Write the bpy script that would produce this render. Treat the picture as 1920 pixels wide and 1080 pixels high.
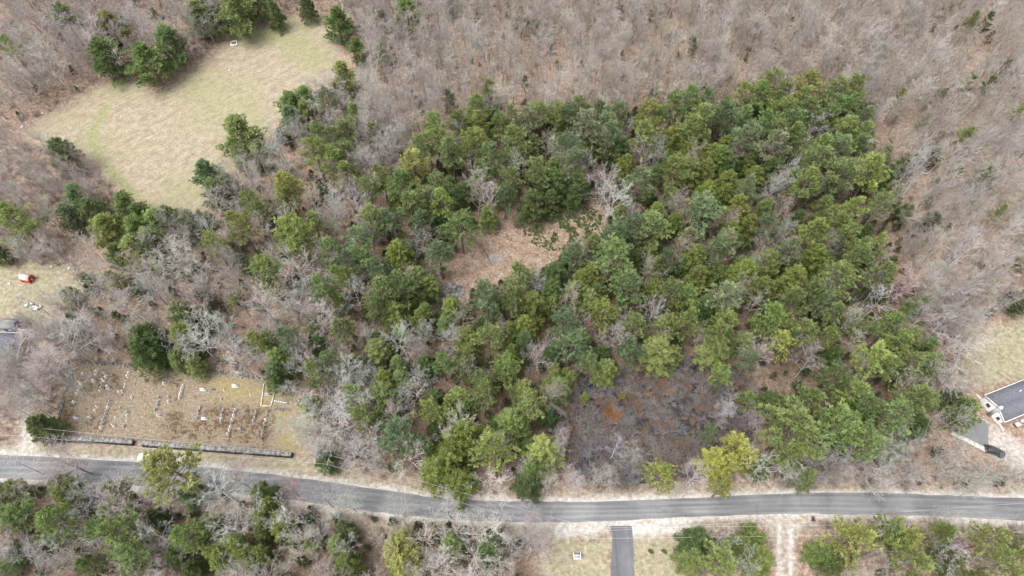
import bpy, math, random
import numpy as np
from mathutils import Vector, Matrix, noise as mnoise
R = math.radians
random.seed(7); rng = np.random.default_rng(7)
for o in list(bpy.data.objects): bpy.data.objects.remove(o)
scene = bpy.context.scene
COL = scene.collection

# ------------------------------------------------------------ camera, sky, sun, exposure
CAMH, FPX, TILT = 160.0, 1297.0, R(30)
cd = bpy.data.cameras.new('camera'); cam = bpy.data.objects.new('camera', cd); COL.objects.link(cam)
cam.location = (0, 0, CAMH); cam.rotation_euler = (TILT, 0, 0)
cd.sensor_width = 36; cd.lens = FPX / 1920 * 36; cd.clip_start = 1; cd.clip_end = 5000
scene.camera = cam
SUN_EL, SUN_AZ = R(66), R(245)
w = bpy.data.worlds.new('World'); scene.world = w; w.use_nodes = True
nt = w.node_tree; bg = nt.nodes['Background']
sky = nt.nodes.new('ShaderNodeTexSky'); sky.sky_type = 'NISHITA'; sky.sun_disc = False
sky.sun_elevation = SUN_EL; sky.sun_rotation = SUN_AZ; sky.air_density = 1.0; sky.dust_density = 3.0
hs = nt.nodes.new('ShaderNodeHueSaturation'); hs.inputs['Saturation'].default_value = 0.22
nt.links.new(sky.outputs[0], hs.inputs['Color']); nt.links.new(hs.outputs[0], bg.inputs['Color'])
bg.inputs['Strength'].default_value = 0.15
sl = bpy.data.lights.new('sun', 'SUN'); sl.energy = 1.3; sl.angle = R(32); sl.color = (1, .96, .9)
so = bpy.data.objects.new('sun', sl); COL.objects.link(so)
dv = Vector((math.cos(SUN_EL) * math.sin(SUN_AZ), math.cos(SUN_EL) * math.cos(SUN_AZ), math.sin(SUN_EL)))
so.rotation_euler = dv.to_track_quat('Z', 'Y').to_euler()
scene.view_settings.view_transform = 'Standard'; scene.view_settings.look = 'None'
scene.view_settings.gamma = 1; scene.view_settings.exposure = 1.2

# ------------------------------------------------------------ pixel -> world
CT, ST = math.cos(TILT), math.sin(TILT)
def px(u, v, z=0.0):
    xc = (u - 960) / FPX; yc = -(v - 540) / FPX
    t = (CAMH - z) / (CT - yc * ST)
    return Vector((xc * t, (yc * CT + ST) * t, z))
def depth(u, v, z=0.0):
    yc = -(v - 540) / FPX
    return (CAMH - z) / (CT - yc * ST)
def topx(x, y, z=0.0):
    dz = z - CAMH
    d = y * ST - dz * CT
    return 960 + FPX * x / d, 540 - FPX * (y * CT + dz * ST) / d

# ------------------------------------------------------------ mesh helpers
class MB:
    def __init__(s): s.v = []; s.f = []; s.t = []; s.n = 0
    def add(s, V, F, tint=None):
        V = np.asarray(V, float).reshape(-1, 3); s.v.append(V)
        s.f.append((np.asarray(F, int) + s.n)); s.n += len(V)
        s.t.append(np.ones(len(V)) if tint is None else np.broadcast_to(np.asarray(tint, float), (len(V),)).copy())
    def mesh(s, name, mat, smooth=False, mats=None):
        me = bpy.data.meshes.new(name)
        V = np.concatenate(s.v); me.vertices.add(len(V)); me.vertices.foreach_set('co', V.ravel())
        idx = np.concatenate([f.ravel() for f in s.f])
        cnt = np.concatenate([np.full(len(f), f.shape[1]) for f in s.f])
        me.loops.add(len(idx)); me.loops.foreach_set('vertex_index', idx.astype(np.int32))
        me.polygons.add(len(cnt)); st = np.concatenate([[0], np.cumsum(cnt)[:-1]])
        me.polygons.foreach_set('loop_start', st.astype(np.int32))
        a = me.attributes.new('tint', 'FLOAT', 'POINT'); a.data.foreach_set('value', np.concatenate(s.t).astype(np.float32))
        me.update(calc_edges=True); me.validate()
        me.materials.append(mat)
        if smooth: me.polygons.foreach_set('use_smooth', np.ones(len(me.polygons), bool))
        return me
    def box(s, c, d, rz=0.0, tint=None):
        x, y, z = [k / 2 for k in d]
        V = np.array([[-x,-y,-z],[x,-y,-z],[x,y,-z],[-x,y,-z],[-x,-y,z],[x,-y,z],[x,y,z],[-x,y,z]])
        if rz:
            ca, sa = math.cos(rz), math.sin(rz); V = V @ np.array([[ca, sa, 0], [-sa, ca, 0], [0, 0, 1]])
        s.add(V + np.array(c), [[0,3,2,1],[4,5,6,7],[0,1,5,4],[1,2,6,5],[2,3,7,6],[3,0,4,7]], tint); return s
    def poly_prism(s, pts, z0, z1, tint=None):
        n = len(pts); V = [(p[0], p[1], z0) for p in pts] + [(p[0], p[1], z1) for p in pts]
        b = s.n; s.add(V, [[i, (i + 1) % n, n + (i + 1) % n, n + i] for i in range(n)], tint)
        s.n = b + 2 * n
        s.f.append(np.array([[b + n + i for i in range(n)]])); s.f.append(np.array([[b + n - 1 - i for i in range(n)]]))
        return s
    def tubes(s, P0, P1, R0, R1, sides=3, tint=None):
        P0 = np.asarray(P0, float); P1 = np.asarray(P1, float); n = len(P0)
        if n == 0: return s
        D = P1 - P0; D /= (np.linalg.norm(D, axis=1, keepdims=True) + 1e-9)
        ref = np.where(np.abs(D[:, 2:3]) > .9, np.array([[1., 0, 0]]), np.array([[0, 0, 1.]]))
        A = np.cross(D, ref); A /= (np.linalg.norm(A, axis=1, keepdims=True) + 1e-9); B = np.cross(D, A)
        R0 = np.broadcast_to(np.asarray(R0, float), (n,))[:, None, None]; R1 = np.broadcast_to(np.asarray(R1, float), (n,))[:, None, None]
        an = np.arange(sides) * 2 * math.pi / sides
        ring = A[:, None, :] * np.cos(an)[None, :, None] + B[:, None, :] * np.sin(an)[None, :, None]
        V = np.concatenate([P0[:, None, :] + ring * R0, P1[:, None, :] + ring * R1], axis=1).reshape(-1, 3)
        k = np.arange(sides); q = np.stack([k, (k + 1) % sides, sides + (k + 1) % sides, sides + k], 1)
        F = (q[None] + (np.arange(n) * 2 * sides)[:, None, None]).reshape(-1, 4)
        t = None if tint is None else np.repeat(np.broadcast_to(np.asarray(tint, float), (n,)), 2 * sides)
        s.add(V, F, t); return s
    def poly_tube(s, pts, r0, r1, sides=8, cap=True, tint=None):
        pts = [np.array(p, float) for p in pts]; m = len(pts); V = []
        for i, p in enumerate(pts):
            d = pts[min(i + 1, m - 1)] - pts[max(i - 1, 0)]; d /= np.linalg.norm(d)
            ref = np.array([1., 0, 0]) if abs(d[2]) > .9 else np.array([0, 0, 1.])
            a = np.cross(d, ref); a /= np.linalg.norm(a); b = np.cross(d, a); r = r0 + (r1 - r0) * i / (m - 1)
            for k in range(sides):
                th = 2 * math.pi * k / sides; V.append(p + r * (a * math.cos(th) + b * math.sin(th)))
        F = [[i * sides + k, i * sides + (k + 1) % sides, (i + 1) * sides + (k + 1) % sides, (i + 1) * sides + k] for i in range(m - 1) for k in range(sides)]
        b0 = s.n; s.add(V, F, tint)
        if cap: s.f.append(np.array([[b0 + (m - 1) * sides + k for k in range(sides)]]))
        return s
    def blades(s, C, D, L, W, tint):
        C = np.asarray(C, float); D = np.asarray(D, float); n = len(C)
        D = D / (np.linalg.norm(D, axis=1, keepdims=True) + 1e-9)
        S = np.cross(D, rng.normal(size=(n, 3))); S /= (np.linalg.norm(S, axis=1, keepdims=True) + 1e-9)
        L = np.broadcast_to(np.asarray(L, float), (n,))[:, None]; W = np.broadcast_to(np.asarray(W, float), (n,))[:, None]
        V = np.stack([C, C + D * L * .5 + S * W * .5, C + D * L, C + D * L * .5 - S * W * .5], 1).reshape(-1, 3)
        F = np.arange(n * 4).reshape(n, 4); s.add(V, F, np.repeat(tint, 4)); return s
    def sphere(s, c, r, seg=10, rings=7, tint=None, rough=0.0):
        V = []; 
        for i in range(rings + 1):
            ph = math.pi * i / rings
            for k in range(seg):
                th = 2 * math.pi * k / seg; q = 1 + rough * random.uniform(-1, 1)
                V.append((c[0] + r[0] * q * math.sin(ph) * math.cos(th), c[1] + r[1] * q * math.sin(ph) * math.sin(th), c[2] + r[2] * q * math.cos(ph)))
        F = [[i * seg + k, (i + 1) * seg + k, (i + 1) * seg + (k + 1) % seg, i * seg + (k + 1) % seg] for i in range(rings) for k in range(seg)]
        s.add(V, F, tint); return s
def new(name, me, parent=None, loc=(0, 0, 0), rz=0.0, color=None):
    o = bpy.data.objects.new(name, me); COL.objects.link(o); o.location = loc; o.rotation_euler = (0, 0, rz)
    if parent: o.parent = parent
    if color: o.color = (*color, 1)
    return o
def tag(o, label=None, cat=None, group=None, kind=None):
    if label: o['label'] = label
    if cat: o['category'] = cat
    if group: o['group'] = group
    if kind: o['kind'] = kind
    return o
def empty(name, loc=(0, 0, 0), rz=0.0): 
    o = new(name, None, None, loc, rz); o.empty_display_size = .5; return o

# ------------------------------------------------------------ materials
class NT:
    def __init__(s, name):
        s.m = bpy.data.materials.new(name); s.m.use_nodes = True; s.n = s.m.node_tree.nodes; s.l = s.m.node_tree.links
        s.b = s.n['Principled BSDF']; s.b.inputs['Roughness'].default_value = .85
        s.b.inputs['Specular IOR Level'].default_value = .25
    def N(s, t, **k):
        n = s.n.new(t)
        for a, v in k.items(): setattr(n, a, v)
        return n
    def noise(s, scale, detail=4, rough=.6, coord=None, dist=0):
        n = s.N('ShaderNodeTexNoise'); n.inputs['Scale'].default_value = scale; n.inputs['Detail'].default_value = detail
        n.inputs['Roughness'].default_value = rough; n.inputs['Distortion'].default_value = dist
        if coord is not None: s.l.new(coord, n.inputs['Vector'])
        return n.outputs['Fac']
    def ramp(s, fac, stops):
        r = s.N('ShaderNodeValToRGB'); s.l.new(fac, r.inputs[0]); e = r.color_ramp.elements
        while len(e) < len(stops): e.new(.5)
        for i, (p, c) in enumerate(stops):
            e[i].position = p; e[i].color = (*c, 1) if len(c) == 3 else c
        return r.outputs[0]
    def mix(s, fac, a, b, mode='MIX'):
        n = s.N('ShaderNodeMix', data_type='RGBA', blend_type=mode)
        for i, x in ((0, fac), (6, a), (7, b)):
            if isinstance(x, (int, float)): n.inputs[i].default_value = x if i == 0 else (x, x, x, 1)
            elif isinstance(x, tuple): n.inputs[i].default_value = (*x, 1)
            else: s.l.new(x, n.inputs[i])
        return n.outputs[2]
    def math(s, op, a, b=None, clamp=False):
        n = s.N('ShaderNodeMath', operation=op, use_clamp=clamp)
        for i, x in enumerate((a, b)):
            if x is None: continue
            if isinstance(x, (int, float)): n.inputs[i].default_value = x
            else: s.l.new(x, n.inputs[i])
        return n.outputs[0]
    def attr(s, name, col=False):
        n = s.N('ShaderNodeAttribute', attribute_name=name); return n.outputs['Color' if col else 'Fac']
    def obj(s): return s.N('ShaderNodeTexCoord').outputs['Object']
    def out(s, c, bump=None, bs=.3, bd=.05):
        s.l.new(c, s.b.inputs['Base Color'])
        if bump is not None:
            b = s.N('ShaderNodeBump'); b.inputs['Strength'].default_value = bs; b.inputs['Distance'].default_value = bd
            s.l.new(bump, b.inputs['Height']); s.l.new(b.outputs[0], s.b.inputs['Normal'])
        return s.m
def leaf_mat(name):
    t = NT(name); oi = t.N('ShaderNodeObjectInfo')
    f = t.math('MULTIPLY', t.attr('tint'), t.math('ADD', t.math('MULTIPLY', oi.outputs['Random'], .3), .85))
    c = t.mix(1.0, oi.outputs['Color'], t.mix(1.0, f, (1, 1, 1), 'MULTIPLY'), 'MULTIPLY')
    t.l.new(c, t.b.inputs['Base Color']); t.b.inputs['Roughness'].default_value = .6
    tr = t.N('ShaderNodeBsdfTranslucent'); t.l.new(c, tr.inputs['Color'])
    ms = t.N('ShaderNodeMixShader'); ms.inputs[0].default_value = .42
    t.l.new(t.b.outputs[0], ms.inputs[1]); t.l.new(tr.outputs[0], ms.inputs[2])
    t.l.new(ms.outputs[0], t.n['Material Output'].inputs['Surface']); return t.m
def bark_mat(name):
    t = NT(name); oi = t.N('ShaderNodeObjectInfo'); n = t.noise(2.5, 5, .7, t.obj())
    f = t.math('MULTIPLY', t.math('ADD', t.math('MULTIPLY', n, .7), .65), t.math('ADD', t.math('MULTIPLY', oi.outputs['Random'], .4), .8))
    f = t.math('MULTIPLY', f, t.attr('tint'))
    c = t.mix(1.0, oi.outputs['Color'], t.mix(1.0, f, (1, 1, 1), 'MULTIPLY'), 'MULTIPLY')
    return t.out(c)
LEAF = leaf_mat('needle_foliage'); BARK = bark_mat('bark')
def plain(name, col, rough=.8, var=.25, scale=1.5, metal=0, spec=.3, bump=.15):
    t = NT(name); n = t.noise(scale, 6, .65, t.obj())
    lo = tuple(c * (1 - var) for c in col); hi = tuple(min(1, c * (1 + var)) for c in col)
    m = t.out(t.ramp(n, [(.3, lo), (.7, hi)]), n, bump, .03)
    t.b.inputs['Roughness'].default_value = rough; t.b.inputs['Metallic'].default_value = metal; t.b.inputs['Specular IOR Level'].default_value = spec
    return m

# ------------------------------------------------------------ ground zones (polygons marked on the ground, metres)
def W(pts): return np.array([tuple(px(u, v))[:2] for u, v in pts])
def sdist(P, poly):
    """signed distance (negative inside) of points P (n,2) to polygon"""
    n = len(poly); d = np.full(len(P), 1e9); inside = np.zeros(len(P), bool)
    for i in range(n):
        a, b = poly[i], poly[(i + 1) % n]; ab = b - a; ap = P - a
        t = np.clip((ap @ ab) / (ab @ ab + 1e-9), 0, 1); q = ap - t[:, None] * ab
        d = np.minimum(d, np.hypot(q[:, 0], q[:, 1]))
        cond = ((a[1] > P[:, 1]) != (b[1] > P[:, 1])) & (P[:, 0] < (b[0] - a[0]) * (P[:, 1] - a[1]) / (b[1] - a[1] + 1e-12) + a[0])
        inside ^= cond
    return np.where(inside, -d, d)
def ldist(P, line):
    d = np.full(len(P), 1e9)
    for a, b in zip(line[:-1], line[1:]):
        ab = b - a; ap = P - a; t = np.clip((ap @ ab) / (ab @ ab + 1e-9), 0, 1); q = ap - t[:, None] * ab
        d = np.minimum(d, np.hypot(q[:, 0], q[:, 1]))
    return d
FIELD = W([(30,262),(95,212),(190,158),(240,150),(300,180),(360,130),(420,85),(480,45),(560,35),(625,35),(640,90),(650,130),(600,170),(540,215),(510,262),(470,320),(420,365),(370,405),(300,395),(235,370),(180,315),(110,290)])
ROADT = [(-120,846),(0,852),(200,863),(350,873),(497,888),(640,907),(783,928),(880,937),(1000,940),(1120,940),(1280,934),(1480,925),(1600,924),(1760,928),(1920,934),(2080,942)]
ROADB = [(-120,889),(0,897),(200,907),(350,917),(513,933),(673,956),(783,969),(880,976),(1000,979),(1120,978),(1280,970),(1480,963),(1600,965),(1760,968),(1920,976),(2080,984)]
ROAD = W(ROADT + ROADB[::-1])
CEM = W([(135,685),(200,684),(270,692),(400,698),(500,712),(560,740),(575,790),(562,852),(270,832),(100,822),(112,760)])
CEMMOSS = W([(380,700),(500,716),(560,745),(572,800),(560,850),(530,830),(525,760),(440,752),(400,745)])
DRIVE = W([(1143,985),(1147,1012),(1145,1090),(1146,1160),(1193,1160),(1190,1090),(1187,1012),(1185,985)])
DIRT = W([(1420,966),(1545,966),(1512,985),(1494,1010),(1490,1090),(1493,1160),(1450,1160),(1452,1090),(1452,1010),(1438,985)])
RUT1 = W([(1462,980),(1460,1020),(1459,1160)]); RUT2 = W([(1484,980),(1483,1020),(1484,1160)])
GRAV = W([(30,852),(38,800),(42,730),(30,690),(58,690),(60,740),(62,800),(70,852)])
PARK = W([(1783,808),(1785,775),(1818,778),(1855,793),(1852,815),(1853,850)])
PARKG = W([(1850,795),(1900,820),(1960,850),(1960,905),(1890,880),(1850,850)])
LAWNR = W([(1815,620),(1870,610),(1960,590),(1960,720),(1850,730),(1800,715)])
LAWNL = W([(-60,480),(40,495),(120,500),(150,540),(110,570),(60,610),(0,600),(-60,640)])
LAWNB = W([(1035,1005),(1146,1005),(1146,1180),(1000,1180),(1015,1060)])
LAWNB2 = W([(1187,1005),(1280,1000),(1290,1050),(1290,1180),(1190,1180)])
CLEAR = W([(835,520),(860,470),(890,435),(930,400),(980,380),(1110,375),(1145,400),(1130,440),(1060,485),(1010,515),(940,530),(880,560),(820,585)])
SWAMP = W([(1050,745),(1100,700),(1170,690),(1200,670),(1300,665),(1380,690),(1420,740),(1430,800),(1400,850),(1300,895),(1180,915),(1090,900),(1040,850),(1030,790)])
VERGE = W([(70,832),(270,838),(560,860),(640,880),(700,900),(640,905),(497,886),(200,861),(60,853)])
TRACK = W([(200,205),(180,230),(170,262),(185,295),(215,330),(245,362),(280,390)])
def gmask(P, poly, soft): return np.clip(.5 - sdist(P, poly) / soft, 0, 1)
def axis(lo, hi, a, b, step):
    near = np.arange(lo, hi + step, step)
    l = lo - np.geomspace(step, lo - a, 30)[::-1]; r = near[-1] + np.geomspace(step, b - near[-1], 30)
    return np.concatenate([l, near, r])
xs = axis(-200, 200, -1500, 1500, .55); ys = axis(5, 225, -1200, 1500, .55)
GX, GY = np.meshgrid(xs, ys); P = np.stack([GX.ravel(), GY.ravel()], 1); nP = len(P)
def vnoise(x, y, s, seed=0):
    """cheap smooth value noise"""
    r = np.random.default_rng(seed); T = r.random((256, 256)); x = x / s; y = y / s
    xi = np.floor(x).astype(int); yi = np.floor(y).astype(int); fx = x - xi; fy = y - yi
    fx = fx * fx * (3 - 2 * fx); fy = fy * fy * (3 - 2 * fy); g = lambda a, b: T[a % 256, b % 256]
    return (g(xi, yi) * (1 - fx) + g(xi + 1, yi) * fx) * (1 - fy) + (g(xi, yi + 1) * (1 - fx) + g(xi + 1, yi + 1) * fx) * fy
jit = (vnoise(P[:, 0], P[:, 1], 3.0, 1) - .5) * 3 + (vnoise(P[:, 0], P[:, 1], 1.1, 2) - .5) * 1.5
def M(poly, soft=1.5, j=1.0, grow=0.0): return np.clip(.5 - (sdist(P, poly) + jit * j - grow) / soft, 0, 1)
z_field = M(FIELD, 4, 1.2); z_trk = np.clip(1.4 - ldist(P, TRACK) / 1.6 + jit * .25, 0, 1)
z_green = np.clip((vnoise(P[:, 0], P[:, 1], 14, 5) - .6) * 3, 0, 1) * .45
z_green = np.maximum(z_green, z_trk) * z_field
z_green = np.maximum(z_green, np.clip(1.2 - ldist(P, W([(480,60),(540,75),(590,110)])) / 7 + jit * .2, 0, 1) * .7 * z_field)
z_lawn = np.maximum.reduce([M(LAWNR, 4), M(LAWNL, 4), M(LAWNB, 3), M(LAWNB2, 3), M(VERGE, 2) * .9])
rd = sdist(P, ROAD)
z_sand = np.clip(1.15 - (rd + jit * .35) / 1.3, 0, 1)
z_sand = np.maximum.reduce([z_sand, M(DIRT, 1.2, .15) * .45, M(DIRT, 1.2, .15) * np.clip(1.3 - np.minimum(ldist(P, RUT1), ldist(P, RUT2)) / .8, 0, 1), M(GRAV, 2, .5) * .8, M(PARKG, 2, .5) * .7, M(W([(1040,975),(1150,978),(1290,975),(1290,998),(1190,1003),(1150,992),(1100,1010),(1040,1003)]), 2, .6)])
z_verge = np.clip(1 - (rd - .5 + jit * .6) / 5.5, 0, 1)
z_cem = M(CEM, 1.2, .2); z_moss = M(CEMMOSS, 4, 1.0) * z_cem
z_clear = M(CLEAR, 5, 1.2); z_swamp = M(SWAMP, 4, 1.2)
hz = (vnoise(P[:, 0], P[:, 1], 9, 11) - .5) * .5 + (vnoise(P[:, 0], P[:, 1], 2.2, 12) - .5) * .16
def fl(poly, s_): return np.clip(1.5 - sdist(P, poly) / s_, 0, 1)
flat = np.maximum.reduce([np.clip(1.8 - rd / 6, 0, 1), fl(DRIVE, 6), fl(PARK, 6), fl(LAWNB, 4), fl(LAWNB2, 4), fl(PARKG, 5), fl(CEM, 4), gmask(P, CEM, 6), gmask(P, DRIVE, 6), gmask(P, PARK, 8), gmask(P, PARKG, 6), gmask(P, GRAV, 4), M(LAWNL, 8), z_field * .8, gmask(P, W([(1826,740),(1990,690),(1990,800),(1866,805)]), 6), gmask(P, W([(-90,590),(80,590),(80,700),(-90,700)]), 6)])
ditch = np.clip(-.13 + .9 * np.abs(vnoise(P[:, 0] + jit, P[:, 1] + jit, 6, 15) - .5), -.2, .2)
Z = -.001 + hz * (1 - flat) * (1 - z_swamp) + ditch * z_swamp
nx, ny = len(xs), len(ys)
ii = np.arange((ny - 1) * (nx - 1)); r_, c_ = ii // (nx - 1), ii % (nx - 1); a0 = r_ * nx + c_
GROVE_L = W([(690,400),(790,280),(900,220),(1300,200),(1600,180),(1690,350),(1700,520),(1740,700),(1700,850),(1450,890),(1420,700),(1200,690),(1050,740),(1040,920),(780,905),(600,880),(580,700),(640,600)])
SOUTH_L = W([(-200,900),(300,920),(520,940),(680,965),(800,980),(1000,992),(1000,1300),(-200,1300)])
z_need = np.maximum.reduce([M(GROVE_L, 12, 2), M(SOUTH_L, 4, 1), M(W([(130,560),(420,390),(620,250),(700,400),(600,700),(400,700),(150,690)]), 14, 2) * .55])
z_warm = M(W([(700,-300),(2400,-300),(2400,700),(1700,600),(1640,200),(1300,215),(900,235),(760,300)]), 20, 2)
z_heath = np.maximum.reduce([M(W([(385,762),(500,765),(520,800),(505,830),(400,822),(375,790)]), 3, 1.3), M(W([(116,765),(138,760),(136,800),(112,812)]), 2, 1), M(W([(165,770),(205,775),(190,805),(168,795)]), 2.5, 1.2) * .6, M(W([(310,772),(355,775),(370,815),(320,815)]), 3, 1.2) * .8, M(W([(325,705),(345,710),(335,745),(318,740)]), 2, .8) * .6, M(W([(170,690),(235,695),(225,735),(175,740)]), 3, 1.3) * .6])
g = MB(); g.add(np.column_stack([P, Z]), np.stack([a0, a0 + 1, a0 + nx + 1, a0 + nx], 1))
def ground_mat():
    t = NT('ground_surface'); o = t.obj()
    A = t.N('ShaderNodeSeparateColor'); t.l.new(t.attr('zone_a', True), A.inputs[0])
    B = t.N('ShaderNodeSeparateColor'); t.l.new(t.attr('zone_b', True), B.inputs[0])
    C = t.N('ShaderNodeSeparateColor'); t.l.new(t.attr('zone_c', True), C.inputs[0])
    D = t.N('ShaderNodeSeparateColor'); t.l.new(t.attr('zone_d', True), D.inputs[0])
    n1 = t.noise(.12, 6, .65, o); n2 = t.noise(.95, 7, .75, o); n3 = t.noise(2.1, 4, .75, o); n4 = t.noise(.45, 7, .7, o)
    def tex(dark, mid, hi, f=n2): return t.ramp(f, [(.35, dark), (.5, mid), (.65, hi)])
    litter = t.mix(n1, tex((.10,.07,.055), (.235,.16,.12), (.40,.30,.235)), tex((.13,.105,.085), (.27,.21,.16), (.43,.35,.28)))
    litter = t.mix(.35, litter, t.mix(1.0, litter, t.ramp(n3, [(.4, (.45,.4,.4)), (.6, (1.5,1.45,1.4))]), 'MULTIPLY'))
    warm = t.mix(n1, tex((.13,.085,.06), (.27,.19,.135), (.41,.31,.23)), tex((.17,.135,.11), (.3,.24,.19), (.43,.36,.29)))
    warm = t.mix(.4, warm, t.mix(1.0, warm, t.ramp(n3, [(.4, (.5,.45,.42)), (.6, (1.4,1.4,1.4))]), 'MULTIPLY'))
    need = t.mix(n4, tex((.055,.035,.025), (.13,.085,.06), (.24,.17,.13)), tex((.07,.055,.035), (.16,.12,.085), (.28,.22,.17), n3))
    litter = t.mix(D.outputs[1], litter, warm); litter = t.mix(D.outputs[0], litter, need)
    mp = t.N('ShaderNodeMapping'); mp.inputs['Rotation'].default_value = (0, 0, R(-42)); t.l.new(o, mp.inputs[0]); mq = t.N('ShaderNodeMapping'); mq.inputs['Scale'].default_value = (.12, 1.0, 1); t.l.new(mp.outputs[0], mq.inputs[0])
    ns = t.noise(1.1, 5, .7, mq.outputs[0])
    straw = t.mix(.5, tex((.205,.172,.118), (.29,.245,.175), (.37,.32,.24), ns), tex((.16,.14,.095), (.275,.232,.165), (.41,.355,.27), n4))
    straw = t.mix(t.ramp(n1, [(.35, (.2,.2,.2)), (.65, (.7,.7,.7))]), straw, t.mix(1.0, straw, t.ramp(n3, [(.4, (.55,.55,.5)), (.6, (1.35,1.35,1.35))]), 'MULTIPLY'))
    green = tex((.15,.155,.075), (.23,.23,.115), (.31,.295,.165))
    lawn = t.mix(t.ramp(n4, [(.4, (0,0,0)), (.62, (1,1,1))]), tex((.19,.155,.105), (.29,.245,.175), (.40,.345,.255)), tex((.14,.14,.075), (.225,.215,.13), (.32,.30,.2)))
    sand = tex((.28,.26,.235), (.41,.385,.35), (.57,.54,.50))
    verge = tex((.15,.125,.095), (.275,.235,.185), (.41,.36,.3))
    cem = t.mix(t.ramp(n4, [(.42, (0,0,0)), (.58, (1,1,1))]), tex((.10,.08,.05), (.20,.16,.105), (.31,.255,.18), n2), tex((.185,.155,.115), (.30,.255,.20), (.43,.375,.305)))
    cem = t.mix(.5, cem, t.mix(1.0, cem, t.ramp(n3, [(.4, (.4,.36,.34)), (.6, (1.5,1.5,1.5))]), 'MULTIPLY'))
    nn = t.math('ADD', t.math('MULTIPLY', n2, .45), t.math('MULTIPLY', n4, .55))
    patch = t.math('MULTIPLY', t.math('ADD', t.math('MULTIPLY', D.outputs[2], 1.6), .45), t.ramp(nn, [(.47, (0,0,0)), (.54, (1,1,1))]), True)
    cem = t.mix(patch, cem, tex((.05,.032,.018), (.10,.065,.038), (.2,.14,.09), n3))
    moss = t.mix(n4, tex((.11,.085,.03), (.19,.15,.06), (.28,.22,.1)), tex((.17,.135,.075), (.28,.23,.135), (.4,.33,.22), n3))
    clear = t.mix(t.ramp(n4, [(.42, (0,0,0)), (.6, (1,1,1))]), tex((.10,.06,.04), (.185,.12,.085), (.28,.2,.15)), tex((.12,.09,.065), (.26,.2,.15), (.48,.40,.33), n3))
    swamp = t.mix(n4, tex((.018,.017,.018), (.045,.04,.04), (.1,.085,.08)), tex((.035,.025,.018), (.08,.055,.04), (.15,.11,.085)))
    c = t.mix(A.outputs[0], litter, straw); c = t.mix(A.outputs[1], c, green); c = t.mix(A.outputs[2], c, lawn)
    c = t.mix(C.outputs[2], c, verge)
    c = t.mix(B.outputs[1], c, cem); c = t.mix(B.outputs[2], c, moss); c = t.mix(B.outputs[0], c, sand)
    c = t.mix(C.outputs[0], c, clear); c = t.mix(C.outputs[1], c, swamp)
    return t.out(c, n3, .5, .12)
gm = g.mesh('ground', ground_mat(), smooth=True)
for nm, ch in (('zone_a', (z_field, z_green, z_lawn)), ('zone_b', (z_sand, z_cem, z_moss)), ('zone_d', (z_need, z_warm, z_heath)), ('zone_c', (z_clear, z_swamp, z_verge * (1 - z_lawn * .5)))):
    a = gm.attributes.new(nm, 'FLOAT_COLOR', 'POINT')
    a.data.foreach_set('color', np.column_stack([*ch, np.ones(nP)]).astype(np.float32).ravel())
tag(new('ground', gm), kind='structure')

def strip(name, top, bot, z, mat, sub=8):
    """sheet between two pixel-traced edges laid on the ground; tint = position across"""
    T = [px(*p) for p in top]; B_ = [px(*p) for p in bot]
    def res(L):
        L = np.array([tuple(p)[:2] for p in L]); out = []
        n = len(L)
        for i in range(n - 1):
            p0, p1, p2, p3 = L[max(i-1,0)], L[i], L[i+1], L[min(i+2,n-1)]
            for k in range(sub):
                t = k / sub; out.append(.5 * ((2*p1) + (-p0+p2)*t + (2*p0-5*p1+4*p2-p3)*t*t + (-p0+3*p1-3*p2+p3)*t**3))
        out.append(L[-1]); return np.array(out)
    T = res(T); B_ = res(B_); n = len(T); rows = 9; V = []; tt = []
    for k in range(rows):
        f = k / (rows - 1); Q = T * (1 - f) + B_ * f
        if k in (0, rows - 1): Q = Q + rng.normal(scale=.07, size=Q.shape)
        V.append(np.column_stack([Q, np.full(n, z)])); tt += [f] * n
    V = np.concatenate(V); F = [[k * n + i, (k + 1) * n + i, (k + 1) * n + i + 1, k * n + i + 1] for k in range(rows - 1) for i in range(n - 1)]
    m = MB(); m.add(V, F, np.array(tt)); o = new(name, m.mesh(name, mat)); tag(o, kind='structure'); return o
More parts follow.
